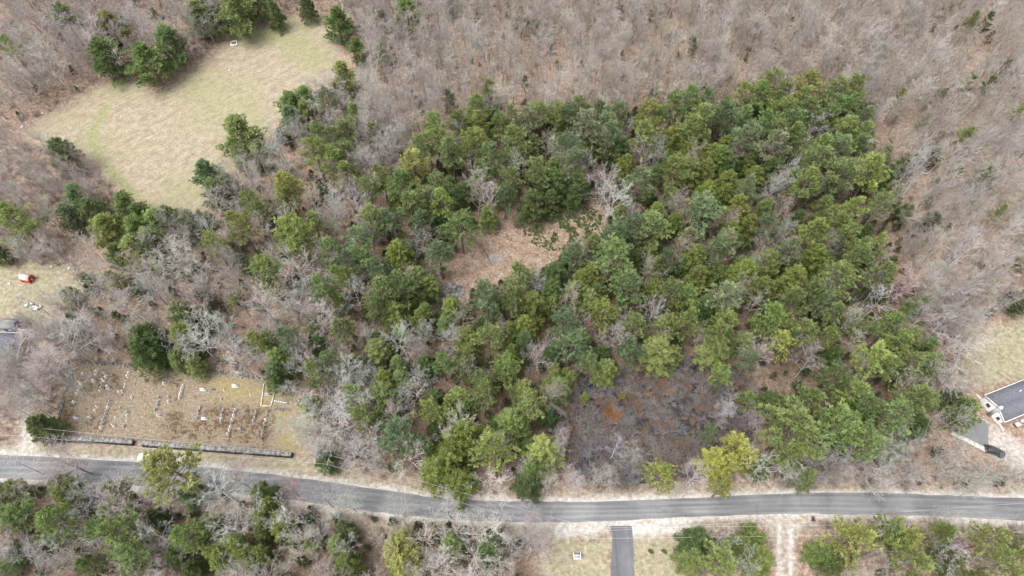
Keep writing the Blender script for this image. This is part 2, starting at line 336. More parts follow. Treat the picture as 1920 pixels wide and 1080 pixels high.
def asphalt(name, lo, hi, streak=True):
    t = NT(name); o = t.obj(); f = t.attr('tint')
    mp = t.N('ShaderNodeMapping'); mp.inputs['Scale'].default_value = (.04, 1.3, 1); t.l.new(o, mp.inputs[0])
    n = t.noise(1, 5, .6, mp.outputs[0]); n2 = t.noise(9, 4, .7, o)
    if not streak: mp.inputs['Scale'].default_value = (1.2, .05, 1)
    wv = t.math('SINE', t.math('MULTIPLY', t.math('ADD', f, t.math('MULTIPLY', n, .12)), 25.0))
    k = t.math('ADD', t.math('MULTIPLY', n, .7), t.math('MULTIPLY', wv, .055 if streak else .01)); k = t.math('ADD', k, t.math('MULTIPLY', n2, .2)); k = t.math('ADD', k, t.math('MULTIPLY', f, .12 if streak else 0.0), True)
    vc = t.N('ShaderNodeTexVoronoi', feature='DISTANCE_TO_EDGE'); vc.inputs['Scale'].default_value = .22
    wp = t.N('ShaderNodeVectorMath', operation='ADD'); t.l.new(o, wp.inputs[0]); nz = t.N('ShaderNodeTexNoise'); nz.inputs['Scale'].default_value = .8; t.l.new(o, nz.inputs['Vector']); t.l.new(nz.outputs['Color'], wp.inputs[1]); t.l.new(wp.outputs[0], vc.inputs['Vector'])
    ck = t.ramp(vc.outputs['Distance'], [(.002, (.86,.86,.86)), (.02, (1,1,1))]); pt = t.ramp(t.noise(.11, 3, .5, o), [(.42, (.82,.82,.83)), (.56, (1.08,1.08,1.07))])
    m = t.out(t.mix(1.0, t.mix(1.0, t.ramp(k, [(.25, lo), (.8, hi)]), ck, 'MULTIPLY'), pt, 'MULTIPLY'), n2, .2, .01); t.b.inputs['Roughness'].default_value = .8; return m
strip('road', ROADT, ROADB, .012, asphalt('road_asphalt', (.10,.102,.108), (.27,.27,.275)))
strip('driveway', [(1143,986),(1148,1012),(1145,1090),(1145,1200)], [(1185,986),(1187,1012),(1190,1090),(1195,1200)], .016, asphalt('driveway_asphalt', (.10,.10,.11), (.21,.21,.22), False))
strip('parking_pad', [(1783,808),(1785,782),(1787,774)], [(1853,852),(1853,815),(1855,795)], .02, asphalt('pad_asphalt', (.17,.17,.175), (.28,.28,.28), False))
# swamp water
t_ = NT('dark_water'); t_.b.inputs['Base Color'].default_value = (.018,.018,.022,1); t_.b.inputs['Roughness'].default_value = .12; t_.b.inputs['Specular IOR Level'].default_value = .5
bmp = t_.noise(1.5, 3, .5, t_.obj()); t_.out(t_.ramp(bmp, [(.4, (.014,.014,.017)), (.6, (.03,.028,.03))]), bmp, .05, .02)
m = MB(); c0 = SWAMP.mean(0); pts = [c0 + (p - c0) * .97 for p in SWAMP]
m.add([(c0[0], c0[1], -.06)] + [(p[0], p[1], -.06) for p in pts], [[0, i + 1, (i + 1) % len(pts) + 1] for i in range(len(pts))])
tag(new('water', m.mesh('water', t_.m)), kind='structure')

# ------------------------------------------------------------ tree builders
def limb_path(p0, d, L, n, wob, bend=0.0, out=None):
    p = np.array(p0, float); d = np.array(d, float); pts = [p.copy()]
    for i in range(n):
        d = d + rng.normal(scale=wob, size=3) + np.array([0, 0, bend]); d /= np.linalg.norm(d)
        p = p + d * (L / n); pts.append(p.copy())
    return pts, d
def pine_mesh(Rr=5.0, H=20.0, base=.35, limbs=46, prof=.6, upt=.25, tuft=.62, dens=1.0, seed=0, flat=.35, gap=.25):
    global rng; rng = np.random.default_rng(seed)
    wood = MB(); trunk = MB(); P0, P1, R0, R1 = [], [], [], []
    lean = rng.normal(scale=.25, size=2); tp = [(lean[0] * t * t, lean[1] * t * t, H * t) for t in np.linspace(0, .97, 9)]
    trunk.poly_tube([(0, 0, -.6)] + tp[1:], .3, .05, 7)
    C, D, T, S = [], [], [], []
    for i in range(limbs):
        t = (i + rng.random()) / limbs; t = t ** .85; lf = rng.uniform(.55, 1.18)
        z = H * (base + (.97 - base) * t); az = i * 2.399963 + rng.normal(scale=.35)
        if t < .9 and rng.random() < gap * .5: continue
        L = Rr * (max(.06, 1 - t) ** prof) * lf * (1 - .25 * max(0, .35 - t) / .35)
        el = upt + .5 * t + rng.normal(scale=.1)
        d = np.array([math.cos(az) * math.cos(el), math.sin(az) * math.cos(el), math.sin(el)])
        tt = z / H; p0 = (lean[0] * tt * tt, lean[1] * tt * tt, z)
        pts, _ = limb_path(p0, d, L, 5, .07, .03)
        for a, b, k in zip(pts[:-1], pts[1:], range(5)):
            P0.append(a); P1.append(b); R0.append(.09 * (1 - k / 5.5) * L / Rr + .015); R1.append(.09 * (1 - (k + 1) / 5.5) * L / Rr + .012)
        lt = rng.uniform(.82, 1.15)
        nb = max(4, int(L / .55 * dens))
        for k in range(nb):
            s = .22 + .78 * (k + rng.random() * .8) / nb; s = min(s, 1); j = min(int(s * 5), 4); fr = s * 5 - j
            q = pts[j] * (1 - fr) + pts[j + 1] * fr; dd = pts[j + 1] - pts[j]; dd /= np.linalg.norm(dd)
            side = np.cross(dd, [0, 0, 1.]); side /= np.linalg.norm(side) + 1e-9
            bl = L * .34 * (1 - s * .72) * rng.uniform(.6, 1.1) + .25
            for sg in ((-1, 1) if k < nb - 1 else (0,)):
                bd = dd * rng.uniform(.55, 1.0) + side * sg * rng.uniform(.6, 1) + np.array([0, 0, rng.uniform(.0, flat)])
                bd /= np.linalg.norm(bd); m_ = max(1, int(bl / .62))
                for e in range(m_):
                    c = q + bd * bl * (e + .6) / m_ + rng.normal(scale=.06, size=3)
                    nbq = 12; lt2 = lt * rng.uniform(.78, 1.22)
                    base_d = bd * .7 + np.array([0, 0, .45])
                    C.append(np.repeat(c[None], nbq, 0)); D.append(base_d[None] + rng.normal(scale=.42, size=(nbq, 3)))
                    T.append(lt2 * rng.uniform(.8, 1.2, nbq)); S.append(np.full(nbq, tuft) * rng.uniform(.7, 1.15, nbq))
    C, D, T, S = map(np.concatenate, (C, D, T, S))
    crown = MB().blades(C, D, S * 1.3, S * .3, T)
    trunk.tubes(P0, P1, R0, R1, 3)
    return trunk.mesh('trunk', BARK), crown.mesh('crown', LEAF)
def dome_mesh(Rr=3.5, H=13.0, lobes=1, seed=0, n=9000, cone=.8, blade=.5, top=1.0, base=.12):
    """dense fine-needled evergreen (hemlock, cedar, spruce): overlapping drooping sprays on limbs"""
    global rng; rng = np.random.default_rng(seed); trunk = MB(); crown = MB()
    L = [(0, 0, 1.0, 1.0)] if lobes == 1 else [(rng.normal(scale=.42), rng.normal(scale=.42), rng.uniform(.5, .68), rng.uniform(.74, 1.02)) for _ in range(lobes)]
    for (lx, ly, lr, lh) in L:
        cx, cy = lx * Rr, ly * Rr; h = H * lh; rr = Rr * lr; nn = int(n / len(L) ** .75)
        trunk.poly_tube([(cx * .3, cy * .3, -.5), (cx * .7, cy * .7, h * .4), (cx, cy, h * .9)], .2, .03, 6)
        nl = 60 if lobes == 1 else 38
        per = nn // (nl * 1)
        for i in range(nl):
            t = ((i + rng.random()) / nl) ** .9; z0 = h * (base + (1 - base) * t); az = i * 2.39996 + rng.normal(scale=.3)
            Ll = rr * (1 - t ** (1.0 + 1.6 * (1 - cone))) ** .75 * rng.uniform(.78, 1.1) + .25
            m_ = max(12, int(per * (.35 + 1.2 * Ll / rr)))
            s = rng.random(m_) ** .55; wd = rng.normal(scale=.24, size=m_) * Ll * (1.25 - s)
            up = .32 * (t + .25)
            r = s * Ll; x = cx + np.cos(az) * r - np.sin(az) * wd; y = cy + np.sin(az) * r + np.cos(az) * wd
            zz = z0 + r * up * 1.5 - (r ** 2) * .10 / max(rr, 1) * 3 + rng.normal(scale=.13, size=m_) * (1 + .4 * rr / 3)
            dirs = np.column_stack([np.cos(az) + rng.normal(scale=.55, size=m_), np.sin(az) + rng.normal(scale=.55, size=m_), rng.normal(scale=.4, size=m_) + .15])
            lt = rng.uniform(.82, 1.16)
            crown.blades(np.column_stack([x, y, zz]), dirs, rng.uniform(.6, 1.1, m_) * blade, rng.uniform(.16, .3, m_) * blade * 1.25, lt * rng.uniform(.75, 1.2, m_) * (.9 + .2 * s))
            trunk.tubes([(cx, cy, z0)], [(cx + math.cos(az) * Ll * .8, cy + math.sin(az) * Ll * .8, z0 + Ll * .8 * up)], .05, .015, 3)
    return trunk.mesh('trunk', BARK), crown.mesh('crown', LEAF)
def bare_mesh(Rr=5.0, H=17.0, fork=.35, limbs=9, levels=3, spread=.75, kids=(5, 5, 4), tw=.022, seed=0, wob=.16, fuzz=0, bend=.05, lean=.3, droop=0):
    """leafless hardwood: trunk + branches, each order thinner"""
    global rng; rng = np.random.default_rng(seed); trunk = MB(); P0, P1, R0, R1, TT = [], [], [], [], []
    ln = rng.normal(scale=lean, size=2); r0 = .09 + .008 * H
    n = 9; tp = []
    for i in range(n):
        t = i / (n - 1) * .82; tp.append(np.array([ln[0] * t * t * 3 + rng.normal(scale=.06), ln[1] * t * t * 3 + rng.normal(scale=.06), H * t]))
    tp[0] = np.array([0, 0, -.6]); trunk.poly_tube(tp, r0, r0 * .22, 6)
    def grow(p, d, L, rad, lev):
        k = 5 if lev == 0 else (4 if lev == 1 else (3 if lev == 2 else 2))
        pts, dl = limb_path(p, d, L, k, wob * (1 + .25 * lev), bend * (1 if lev < 2 else .5) - droop)
        rads = [max(rad * (1 - .72 * j / k), tw * .5) for j in range(k + 1)]
        for j in range(k):
            P0.append(pts[j]); P1.append(pts[j + 1]); R0.append(rads[j]); R1.append(rads[j + 1]); TT.append(1.0 + .08 * lev)
        if lev >= levels: return
        nk = kids[lev]
        for c in range(nk):
            s = .28 + .72 * (c + rng.random()) / nk; s = min(s, .999); j = int(s * k); fr = s * k - j
            q = pts[j] * (1 - fr) + pts[j + 1] * fr; dd = pts[j + 1] - pts[j]; dd = dd / np.linalg.norm(dd)
            pr = np.cross(dd, rng.normal(size=3)); pr /= np.linalg.norm(pr) + 1e-9
            nd = dd + pr * rng.uniform(.45, 1.0); nd /= np.linalg.norm(nd)
            grow(q, nd, L * rng.uniform(.36, .62) * (1.15 - .35 * s), max(rads[j] * .55, tw), lev + 1)
    for i in range(limbs):
        t = fork + (.82 - fork) * (i + rng.random() * .6) / limbs
        f = t / .82 * (n - 1); j = min(int(f), n - 2); fr = f - j; q = tp[j] * (1 - fr) + tp[j + 1] * fr
        az = i * 2.39996 + rng.normal(scale=.3); tt = (t - fork) / (.82 - fork)
        el = (1 - spread) * 1.25 + .55 * tt + rng.normal(scale=.1)
        d = np.array([math.cos(az) * math.cos(el), math.sin(az) * math.cos(el), math.sin(el)])
        L = Rr * rng.uniform(.8, 1.15) / max(math.cos(el), .35) * (1 - .45 * tt)
        grow(q, d, min(L, H * .6), r0 * .5 * (1 - .4 * tt), 0)
    grow(tp[-1], np.array([0, 0, 1.]), H * .18, r0 * .22, 0)
    b = MB().tubes(P0, P1, np.array(R0), np.array(R1), 3, TT)
    return trunk.mesh('trunk', BARK), b.mesh('branches', BARK)
def bush_mesh(Rr=1.6, H=2.2, stems=34, seed=0, tw=.022, kids=5):
    global rng; rng = np.random.default_rng(seed); P0, P1, R0, R1, T = [], [], [], [], []
    for i in range(stems):
        az = rng.random() * 6.283; el = rng.uniform(.45, 1.4); d = np.array([math.cos(az) * math.cos(el), math.sin(az) * math.cos(el), math.sin(el)])
        p = np.array([rng.normal(scale=.2 * Rr), rng.normal(scale=.2 * Rr), -.1]); L = H * rng.uniform(.7, 1.15)
        pts, _ = limb_path(p, d, L, 4, .16, .03); t = rng.uniform(.8, 1.2)
        for j in range(4): P0.append(pts[j]); P1.append(pts[j + 1]); R0.append(tw * (1.3 - .2 * j)); R1.append(tw * (1.1 - .2 * j)); T.append(t)
        for c in range(kids):
            j = rng.integers(1, 4); nd = (pts[j] - pts[j - 1]); nd = nd / np.linalg.norm(nd) + rng.normal(scale=.5, size=3); nd /= np.linalg.norm(nd)
            P0.append(pts[j]); P1.append(pts[j] + nd * L * rng.uniform(.25, .5)); R0.append(tw * .8); R1.append(tw * .45); T.append(t)
    return MB().tubes(P0, P1, np.array(R0), np.array(R1), 3, T).mesh('twigs', BARK)

KIT = {
 'P': [pine_mesh(5, 20, .38, 40, .55, .12, seed=s, gap=.35) for s in (1, 2, 3)] + [pine_mesh(5, 20, .42, 32, .42, .2, seed=s, gap=.3, dens=1.05) for s in (4, 5, 6)],
 'F': [pine_mesh(5, 13, .06, 62, .6, .15, tuft=.62, seed=s, gap=.1, dens=1.1) for s in (11, 12, 13)],
 'H': [dome_mesh(3.5, 13, 1, seed=s, n=8500, cone=c) for s, c in ((21, .55), (22, .75), (23, .35), (24, .9))],
 'L': [dome_mesh(5.5, 13, 5, seed=s, n=9500, cone=.45, blade=.6) for s in (31, 32, 33)],
 'C': [dome_mesh(3.0, 13, 1, seed=s, n=7000, cone=1.0, base=.05) for s in (41, 42)],
 'S': [pine_mesh(2.6, 6.5, .1, 26, .7, .2, tuft=.5, seed=s, dens=1.0) for s in (51, 52)],
 'B': [bare_mesh(5.2, 17, .3, 9, 3, .62, (5, 5, 4), .024, s, .2) for s in (61, 62, 63, 64)],
 'W': [bare_mesh(5.2, 15, .22, 11, 3, .66, (5, 5, 4), .018, s, .16, bend=.05) for s in (71, 72, 73, 74)],
 'K': [bare_mesh(4.2, 13, .2, 13, 3, .5, (6, 5, 5), .017, s, .15) for s in (81, 82, 83)],
 'N': [bare_mesh(2.5, 14, .3, 10, 2, .42, (6, 5), .029, s, .14, lean=.5) for s in (91, 92, 93, 94, 95)],
}
DIM = {'P': (5, 20), 'F': (5, 13), 'H': (3.5, 13), 'L': (5.5, 13), 'C': (3, 13), 'S': (2.6, 6.5), 'B': (5.2, 17), 'W': (5.2, 15), 'K': (4.2, 13), 'N': (2.4, 15)}
HT = {'P': lambda r: 10 + 1.9 * r, 'F': lambda r: 3 + 2.1 * r, 'H': lambda r: 5 + 2.1 * r, 'L': lambda r: 6 + 1.4 * r, 'C': lambda r: 3 + 3.2 * r, 'S': lambda r: 1.5 + 1.9 * r,
      'B': lambda r: 8 + 1.7 * r, 'W': lambda r: 7 + 1.6 * r, 'K': lambda r: 5 + 1.9 * r, 'N': lambda r: 10 + 2 * r}
CZ = {'P': .72, 'F': .45, 'H': .6, 'L': .6, 'C': .5, 'S': .5, 'B': .62, 'W': .6, 'K': .58, 'N': .65}
TONE = {'g': (.235,.30,.12), 'b': (.215,.28,.15), 'y': (.33,.365,.12), 'o': (.225,.27,.08), 'd': (.135,.185,.068), 'p': (.27,.31,.18), 'G': (.36,.36,.11), 'm': (.27,.33,.118),
        'w': (.45,.435,.41), 'a': (.36,.345,.325), 'k': (.365,.33,.31), 't': (.34,.31,.28), 'r': (.36,.265,.255), 'e': (.22,.245,.16)}
TWORD = {'g': 'mid green', 'b': 'blue green', 'y': 'bright yellow green', 'o': 'olive green', 'd': 'dark green', 'p': 'pale grey green', 'G': 'golden yellow', 'm': 'fresh green',
         'w': 'whitish', 'a': 'grey', 'k': 'pinkish grey', 't': 'brownish grey', 'r': 'rosy pink', 'e': 'greenish grey'}
KNAME = {'P': ('pine_tree', 'pine', 'crown'), 'F': ('pine_tree', 'pine', 'crown'), 'H': ('hemlock_tree', 'hemlock', 'crown'), 'L': ('hemlock_tree', 'hemlock', 'crown'), 'C': ('spruce_tree', 'spruce', 'crown'),
         'S': ('pine_sapling', 'young pine', 'crown'), 'B': ('bare_tree', 'leafless tree', 'branches'), 'W': ('bare_tree', 'leafless tree', 'branches'), 'K': ('bare_tree', 'leafless tree', 'branches'), 'N': ('bare_tree', 'leafless tree', 'branches')}
TREES = []      # (root, kindword, u, v, adjective, radius px)
BARKC = {'P': (.17,.13,.11), 'F': (.17,.13,.11), 'H': (.14,.10,.08), 'L': (.15,.11,.085), 'C': (.12,.09,.07), 'S': (.17,.13,.1)}
cnt_kind = {}
def place_tree(kind, tone, u, v, r, world=None, h=None, var=None):
    nm, word, cn = KNAME[kind]; R0_, H0 = DIM[kind]
    if world is None:
        zc = 10.0
        for _ in range(3):
            Rw = r * depth(u, v, zc) / FPX; H = HT[kind](Rw) if h is None else h; zc = H * CZ[kind]
        p = px(u, v, zc)
    else:
        p, Rw, H = world; r = Rw * FPX / depth(u, v, H * .6)
    k = cnt_kind.get(kind, random.randrange(5)); cnt_kind[kind] = k + 1
    tm, cm = KIT[kind][k % len(KIT[kind])]
    rz = random.random() * 6.283; grp = {'pine_tree': 'pines of the woodland', 'hemlock_tree': 'hemlocks of the woodland', 'bare_tree': 'leafless trees of the woodland', 'spruce_tree': 'spruces', 'pine_sapling': 'young pines'}[nm]
    e = empty(nm, (p[0], p[1], 0), rz)
    gf = {'P': 1.4, 'F': 1.5, 'H': 1.2, 'L': 1.12, 'S': 1.25, 'C': 1.15}.get(kind, 1.05) if world is None else 1.1
    s = (Rw / R0_ * gf, Rw / R0_ * gf, H / H0)
    base = TONE[tone]; jt = [random.uniform(.88, 1.12) for _ in range(3)]
    colr = tuple(c * (.5 * j + .5 * jt[0]) for c, j in zip(base, jt))
    bc = BARKC.get(kind, None) or tuple(c * 1.05 for c in colr)
    t = new('trunk', tm, e, color=bc); c = new(cn, cm, e, color=colr); t.scale = s; c.scale = s
    tag(e, None, word if word != 'leafless tree' else 'bare tree', grp)
    TREES.append((e, word, u, v, TWORD[tone], r)); return e
# hand-traced crowns:  kind tone  u v r
TXT = """
Fo 213 58 28|Fg 207 113 33|Fg 285 125 36|Fg 320 92 34|Fm 377 40 30|Fb 400 18 30|Fg 443 32 38|Fg 482 14 25|Cd 517 28 16|Hd 575 12 15|Fg 635 52 28
Fg 545 205 26|Fg 573 196 26|Fb 548 228 24|Fm 578 224 24|Fg 455 262 36|Sm 457 315 15|Fb 396 335 29|Fg 407 366 28|Hd 118 286 24|Pp 615 190 22|Fm 645 147 22|Py 590 285 28|Pm 625 305 30|Pm 648 252 26|Py 535 350 32
Fg 672 100 20|Fm 718 108 18|Fg 765 40 30|Fd 845 5 18|Hd 977 35 15|Fd 717 40 15|Cm 917 178 18|Pe 843 187 15|Sy 1225 27 13|Sm 1117 7 10|Sm 1230 172 8
Pm 813 235 22|Pm 860 230 22|Pm 897 205 26|Py 898 232 24|Pg 937 232 22|Pg 960 222 20|Pp 987 228 24|Pm 1010 213 22|Pm 1043 213 20|Pp 1063 213 18|Pg 1083 205 22|Pg 1120 208 20|Pp 1100 235 28|Pb 1137 235 24|Pg 1160 217 22|Py 1217 213 26|Pg 1263 200 30|Pb 1147 257 26
Pg 790 277 24|Pm 820 267 28|Pg 848 285 30|Pm 887 267 30|Pg 920 293 32|Pm 967 263 32|Pb 1063 275 28|Ho 1113 265 24|Ho 1050 240 14|Pm 1210 258 30|Ho 1260 263 22|Hd 1163 282 24
Py 775 315 34|Pg 753 345 30|Pg 822 348 30|Pg 955 337 26|Pg 1008 322 26|Hd 1038 345 28|Pb 1072 303 26|Ho 1173 312 20|Pb 1195 345 32|Pm 1267 315 28|Hd 1083 345 22|Pg 652 290 28|Pm 645 325 26
Pm 1447 155 24|Py 1517 160 26|Pm 1390 180 22|Pm 1423 178 26|Pm 1470 178 28|Pm 1500 190 28|Pm 1567 172 26|Pm 1597 168 24|Pg 1597 200 26|Pg 1565 203 26|Pg 1290 187 28|Pp 1327 187 24|Pg 1513 210 26|Pm 1467 206 26|Pm 1317 227 30|Pb 1357 215 28|Pg 1393 222 24|Hd 1417 210 14|Pg 1437 235 26|Pg 1483 230 28|Pm 1553 222 22|Pp 1623 223 18|Pm 1587 247 32|Pm 1615 252 26|Pm 1493 255 26|Pg 1457 250 24|Pp 1398 262 32|Pp 1450 277 32|Pm 1297 242 28|Pm 1537 277 28|Pg 1527 302 34|Pb 1573 283 30|Pg 1577 325 34|Py 1633 322 36|Cd 1665 333 14|Pg 1607 275 20|Pm 1513 342 30
Ho 1293 283 20|Ho 1317 267 20|Ho 1290 320 22|Ho 1320 323 24|Ho 1347 300 24|Ho 1360 277 20|Hd 1367 313 18|Ho 1403 307 18|Ho 1413 335 20|Ho 1363 345 24|Pp 1400 354 22|Hd 1450 320 24|Ho 1335 290 18|Hd 1430 300 18
Py 1685 185 11|Pm 1808 257 14|Py 1905 215 14|Po 1822 40 12|Pd 1848 42 12|Pm 1813 158 13|Pd 1850 163 12|Pp 1763 183 12|Pm 1783 3 12|Fd 1743 293 18|Pp 1843 327 14|Pm 1500 60 9|Pp 1650 100 10|Pm 1730 230 10|Pp 1880 130 11|Pg 1790 330 12|Pp 1700 400 11|Pm 1870 400 12|Pg 1300 90 9|Pp 1010 60 10|Pg 120 30 20|Pg 20 90 20
Pm 27 410 36|Fd 3 480 18|Fb 150 378 26|Fb 140 410 26|Fg 182 405 28|Fg 243 397 30|Fm 205 437 30|Fg 267 413 26|Fm 263 440 30|Fg 300 427 32|Fg 322 415 24|Fm 285 457 28|Fm 258 477 30|Fg 223 483 22|Fp 355 420 22|Py 398 453 22|Py 450 420 28|Pg 490 397 20|Pm 548 437 38|Pm 567 460 26|Pm 497 505 34|Py 543 370 26|Sy 440 560 17|Sy 217 527 22|Sp 170 527 20
Ld 268 640 44|Hd 343 590 28|Ho 345 628 24|Ho 357 648 16|Hd 307 668 14|Lg 357 675 24|Hg 333 672 16|Hd 383 593 16|Ho 507 637 22|Pb 543 633 28|Ho 523 677 26|Hd 520 703 24
Pg 700 410 28|Pb 733 420 28|Pg 770 390 30|Pb 793 417 24|Pm 827 380 28|Hd 823 417 20|Pg 863 420 34|Pb 670 453 30|Pg 680 487 30|Pb 657 493 26|Ho 747 477 28|Pb 823 477 27|Hm 780 527 28|Pg 717 547 34|Pg 750 537 30|Pb 707 507 26|Hm 740 587 24|Pg 707 573 24|Hm 807 533 16|Pg 787 373 24
Hd 997 382 27|Hd 1033 377 18|Pb 947 365 20|Hm 915 405 17|Hd 1080 367 18|Pg 1217 425 36|Pb 1160 437 30|Pb 1190 427 28|Pg 1150 480 38|Pb 1080 480 24|Ho 1263 420 20|Ho 1230 400 18|Ho 1217 477 18|Py 1230 500 16|Pb 1250 487 24|Pg 977 520 30|Pg 960 560 26|Pb 913 560 36|Ho 997 573 26|Ho 847 580 22|Ho 790 597 18|Hd 1040 517 26|Hd 1033 547 22|Ho 1090 527 24|Ho 1107 517 24|Ho 1080 550 26|Hm 1103 563 20|Pg 1180 540 36|Py 1130 583 28|Pb 1057 600 30|Pb 1073 643 34|Pm 917 633 28|Ho 953 620 18|Ho 983 613 22|Pb 983 637 14|Pg 830 680 22|Ho 880 667 18|Ho 870 690 18|Pm 947 687 28|Ho 960 660 16|Pg 900 710 22|Ho 720 713 20|Lm 1247 633 36|Pm 1187 607 28|Pg 1257 547 26|Pb 1180 660 26|Hm 1137 693 22|Pg 1107 680 22|Hm 1233 660 28
Pb 1317 390 36|Ho 1383 390 26|Ho 1357 367 18|Ho 1403 420 18|Pb 1440 420 24|Py 1593 397 30|Pm 1650 383 22|Pm 1573 423 24|Pm 1590 442 28|Py 1527 437 30|Pp 1480 470 28|Pm 1643 460 20|Pg 1607 480 26|Ho 1370 433 16|Pp 1360 457 28|Pb 1337 470 28|Pp 1290 447 20|Ho 1527 482 26|Pg 1650 517 32|Pm 1577 517 36|Ho 1303 483 24|Ho 1397 513 28|Ho 1437 493 24|Ho 1487 523 28|Ho 1430 543 24|Ho 1310 520 22|Ho 1340 513 18|Pp 1357 557 34|Pm 1290 560 26|Hd 1330 583 18|Pg 1487 567 30|Pg 1527 547 26|Pb 1547 567 26|Pm 1450 600 34|Pm 1500 623 30|Py 1463 647 26|Pm 1547 630 24|Pg 1563 587 22|Pm 1363 607 26|Pm 1290 603 26|Pm 1347 630 28|Hm 1340 655 26|Pp 1403 677 20|Pm 1350 700 24|Pm 1670 610 30|Pm 1687 643 30|Pg 1710 677 28|Pm 1633 677 38|Pg 1563 710 30|Pg 1663 687 26|Sy 1912 490 16|Fd 1908 567 22|Fe 1737 423 24
Py 590 420 26|Pg 620 470 26|Pm 640 520 26|Pg 600 540 24|Pm 470 380 22|Fg 430 348 16|Pm 480 640 22|Pg 640 620 26|Pb 620 680 28|Pm 660 740 26|Pg 590 700 26|Pm 680 780 24|Pm 625 262 20|Pg 665 215 18|Pm 700 248 16|Pm 715 330 22|Pg 690 355 22|Pm 600 255 20
Py 323 877 58|Hd 77 800 24|Lo 117 917 36|Lo 10 923 28|Pg 33 967 34|Pm 107 977 38|Pg 227 997 42|Pg 190 993 28|Pg 247 1043 34|Pm 350 1003 32|Ly 417 1030 28|Lo 477 1040 30|Lo 520 973 32|Lo 493 977 22|Ly 587 1007 20|Hd 493 927 22|Pg 167 1060 24|Hg 353 930 20|Hg 393 983 20|Hy 583 757 20|Hd 610 860 18|Hd 360 1067 20|Hd 333 1040 22|Hm 633 1020 20|Pp 217 920 26
Hg 717 745 28|Hg 713 777 20|Pb 747 820 44|Py 807 770 24|Lm 847 753 32|Pg 907 737 28|Lo 850 853 54|Pm 927 843 44|Pm 993 757 30|Hm 960 793 30|Hy 1017 847 34|Hd 990 907 24|Pg 993 883 22|Ly 750 1037 50|Hm 847 1020 24|Hd 917 1030 26|Ho 650 1057 24|Py 1240 887 30|Sy 1097 747 11|Sy 1167 743 8|Hd 820 803 18
Pm 1483 803 58|Pm 1570 797 46|Pg 1673 780 46|Pg 1717 747 34|Pm 1597 740 40|Pg 1513 750 36|Pm 1613 827 40|Pm 1480 850 34|Pg 1617 763 34|Sy 1497 793 14|LG 1363 862 40|Py 1357 910 20|Pb 1330 810 18|Sm 1400 750 22|Fm 1800 773 30|Fp 1777 750 20|Hg 1513 893 20|Hd 1423 873 20
Py 1597 1010 44|Pm 1663 997 34|Py 1693 1020 36|Pm 1710 1060 34|Hd 1563 1053 24|Hm 1540 1037 20|Pm 1767 1000 24|Pm 1863 1013 34|Pm 1897 1053 34|Hd 1307 1013 28|Pm 1350 1050 36|Hm 1297 1047 24|Lm 1403 1007 24|Ho 1423 1047 28|Hd 1780 1047 26
"""
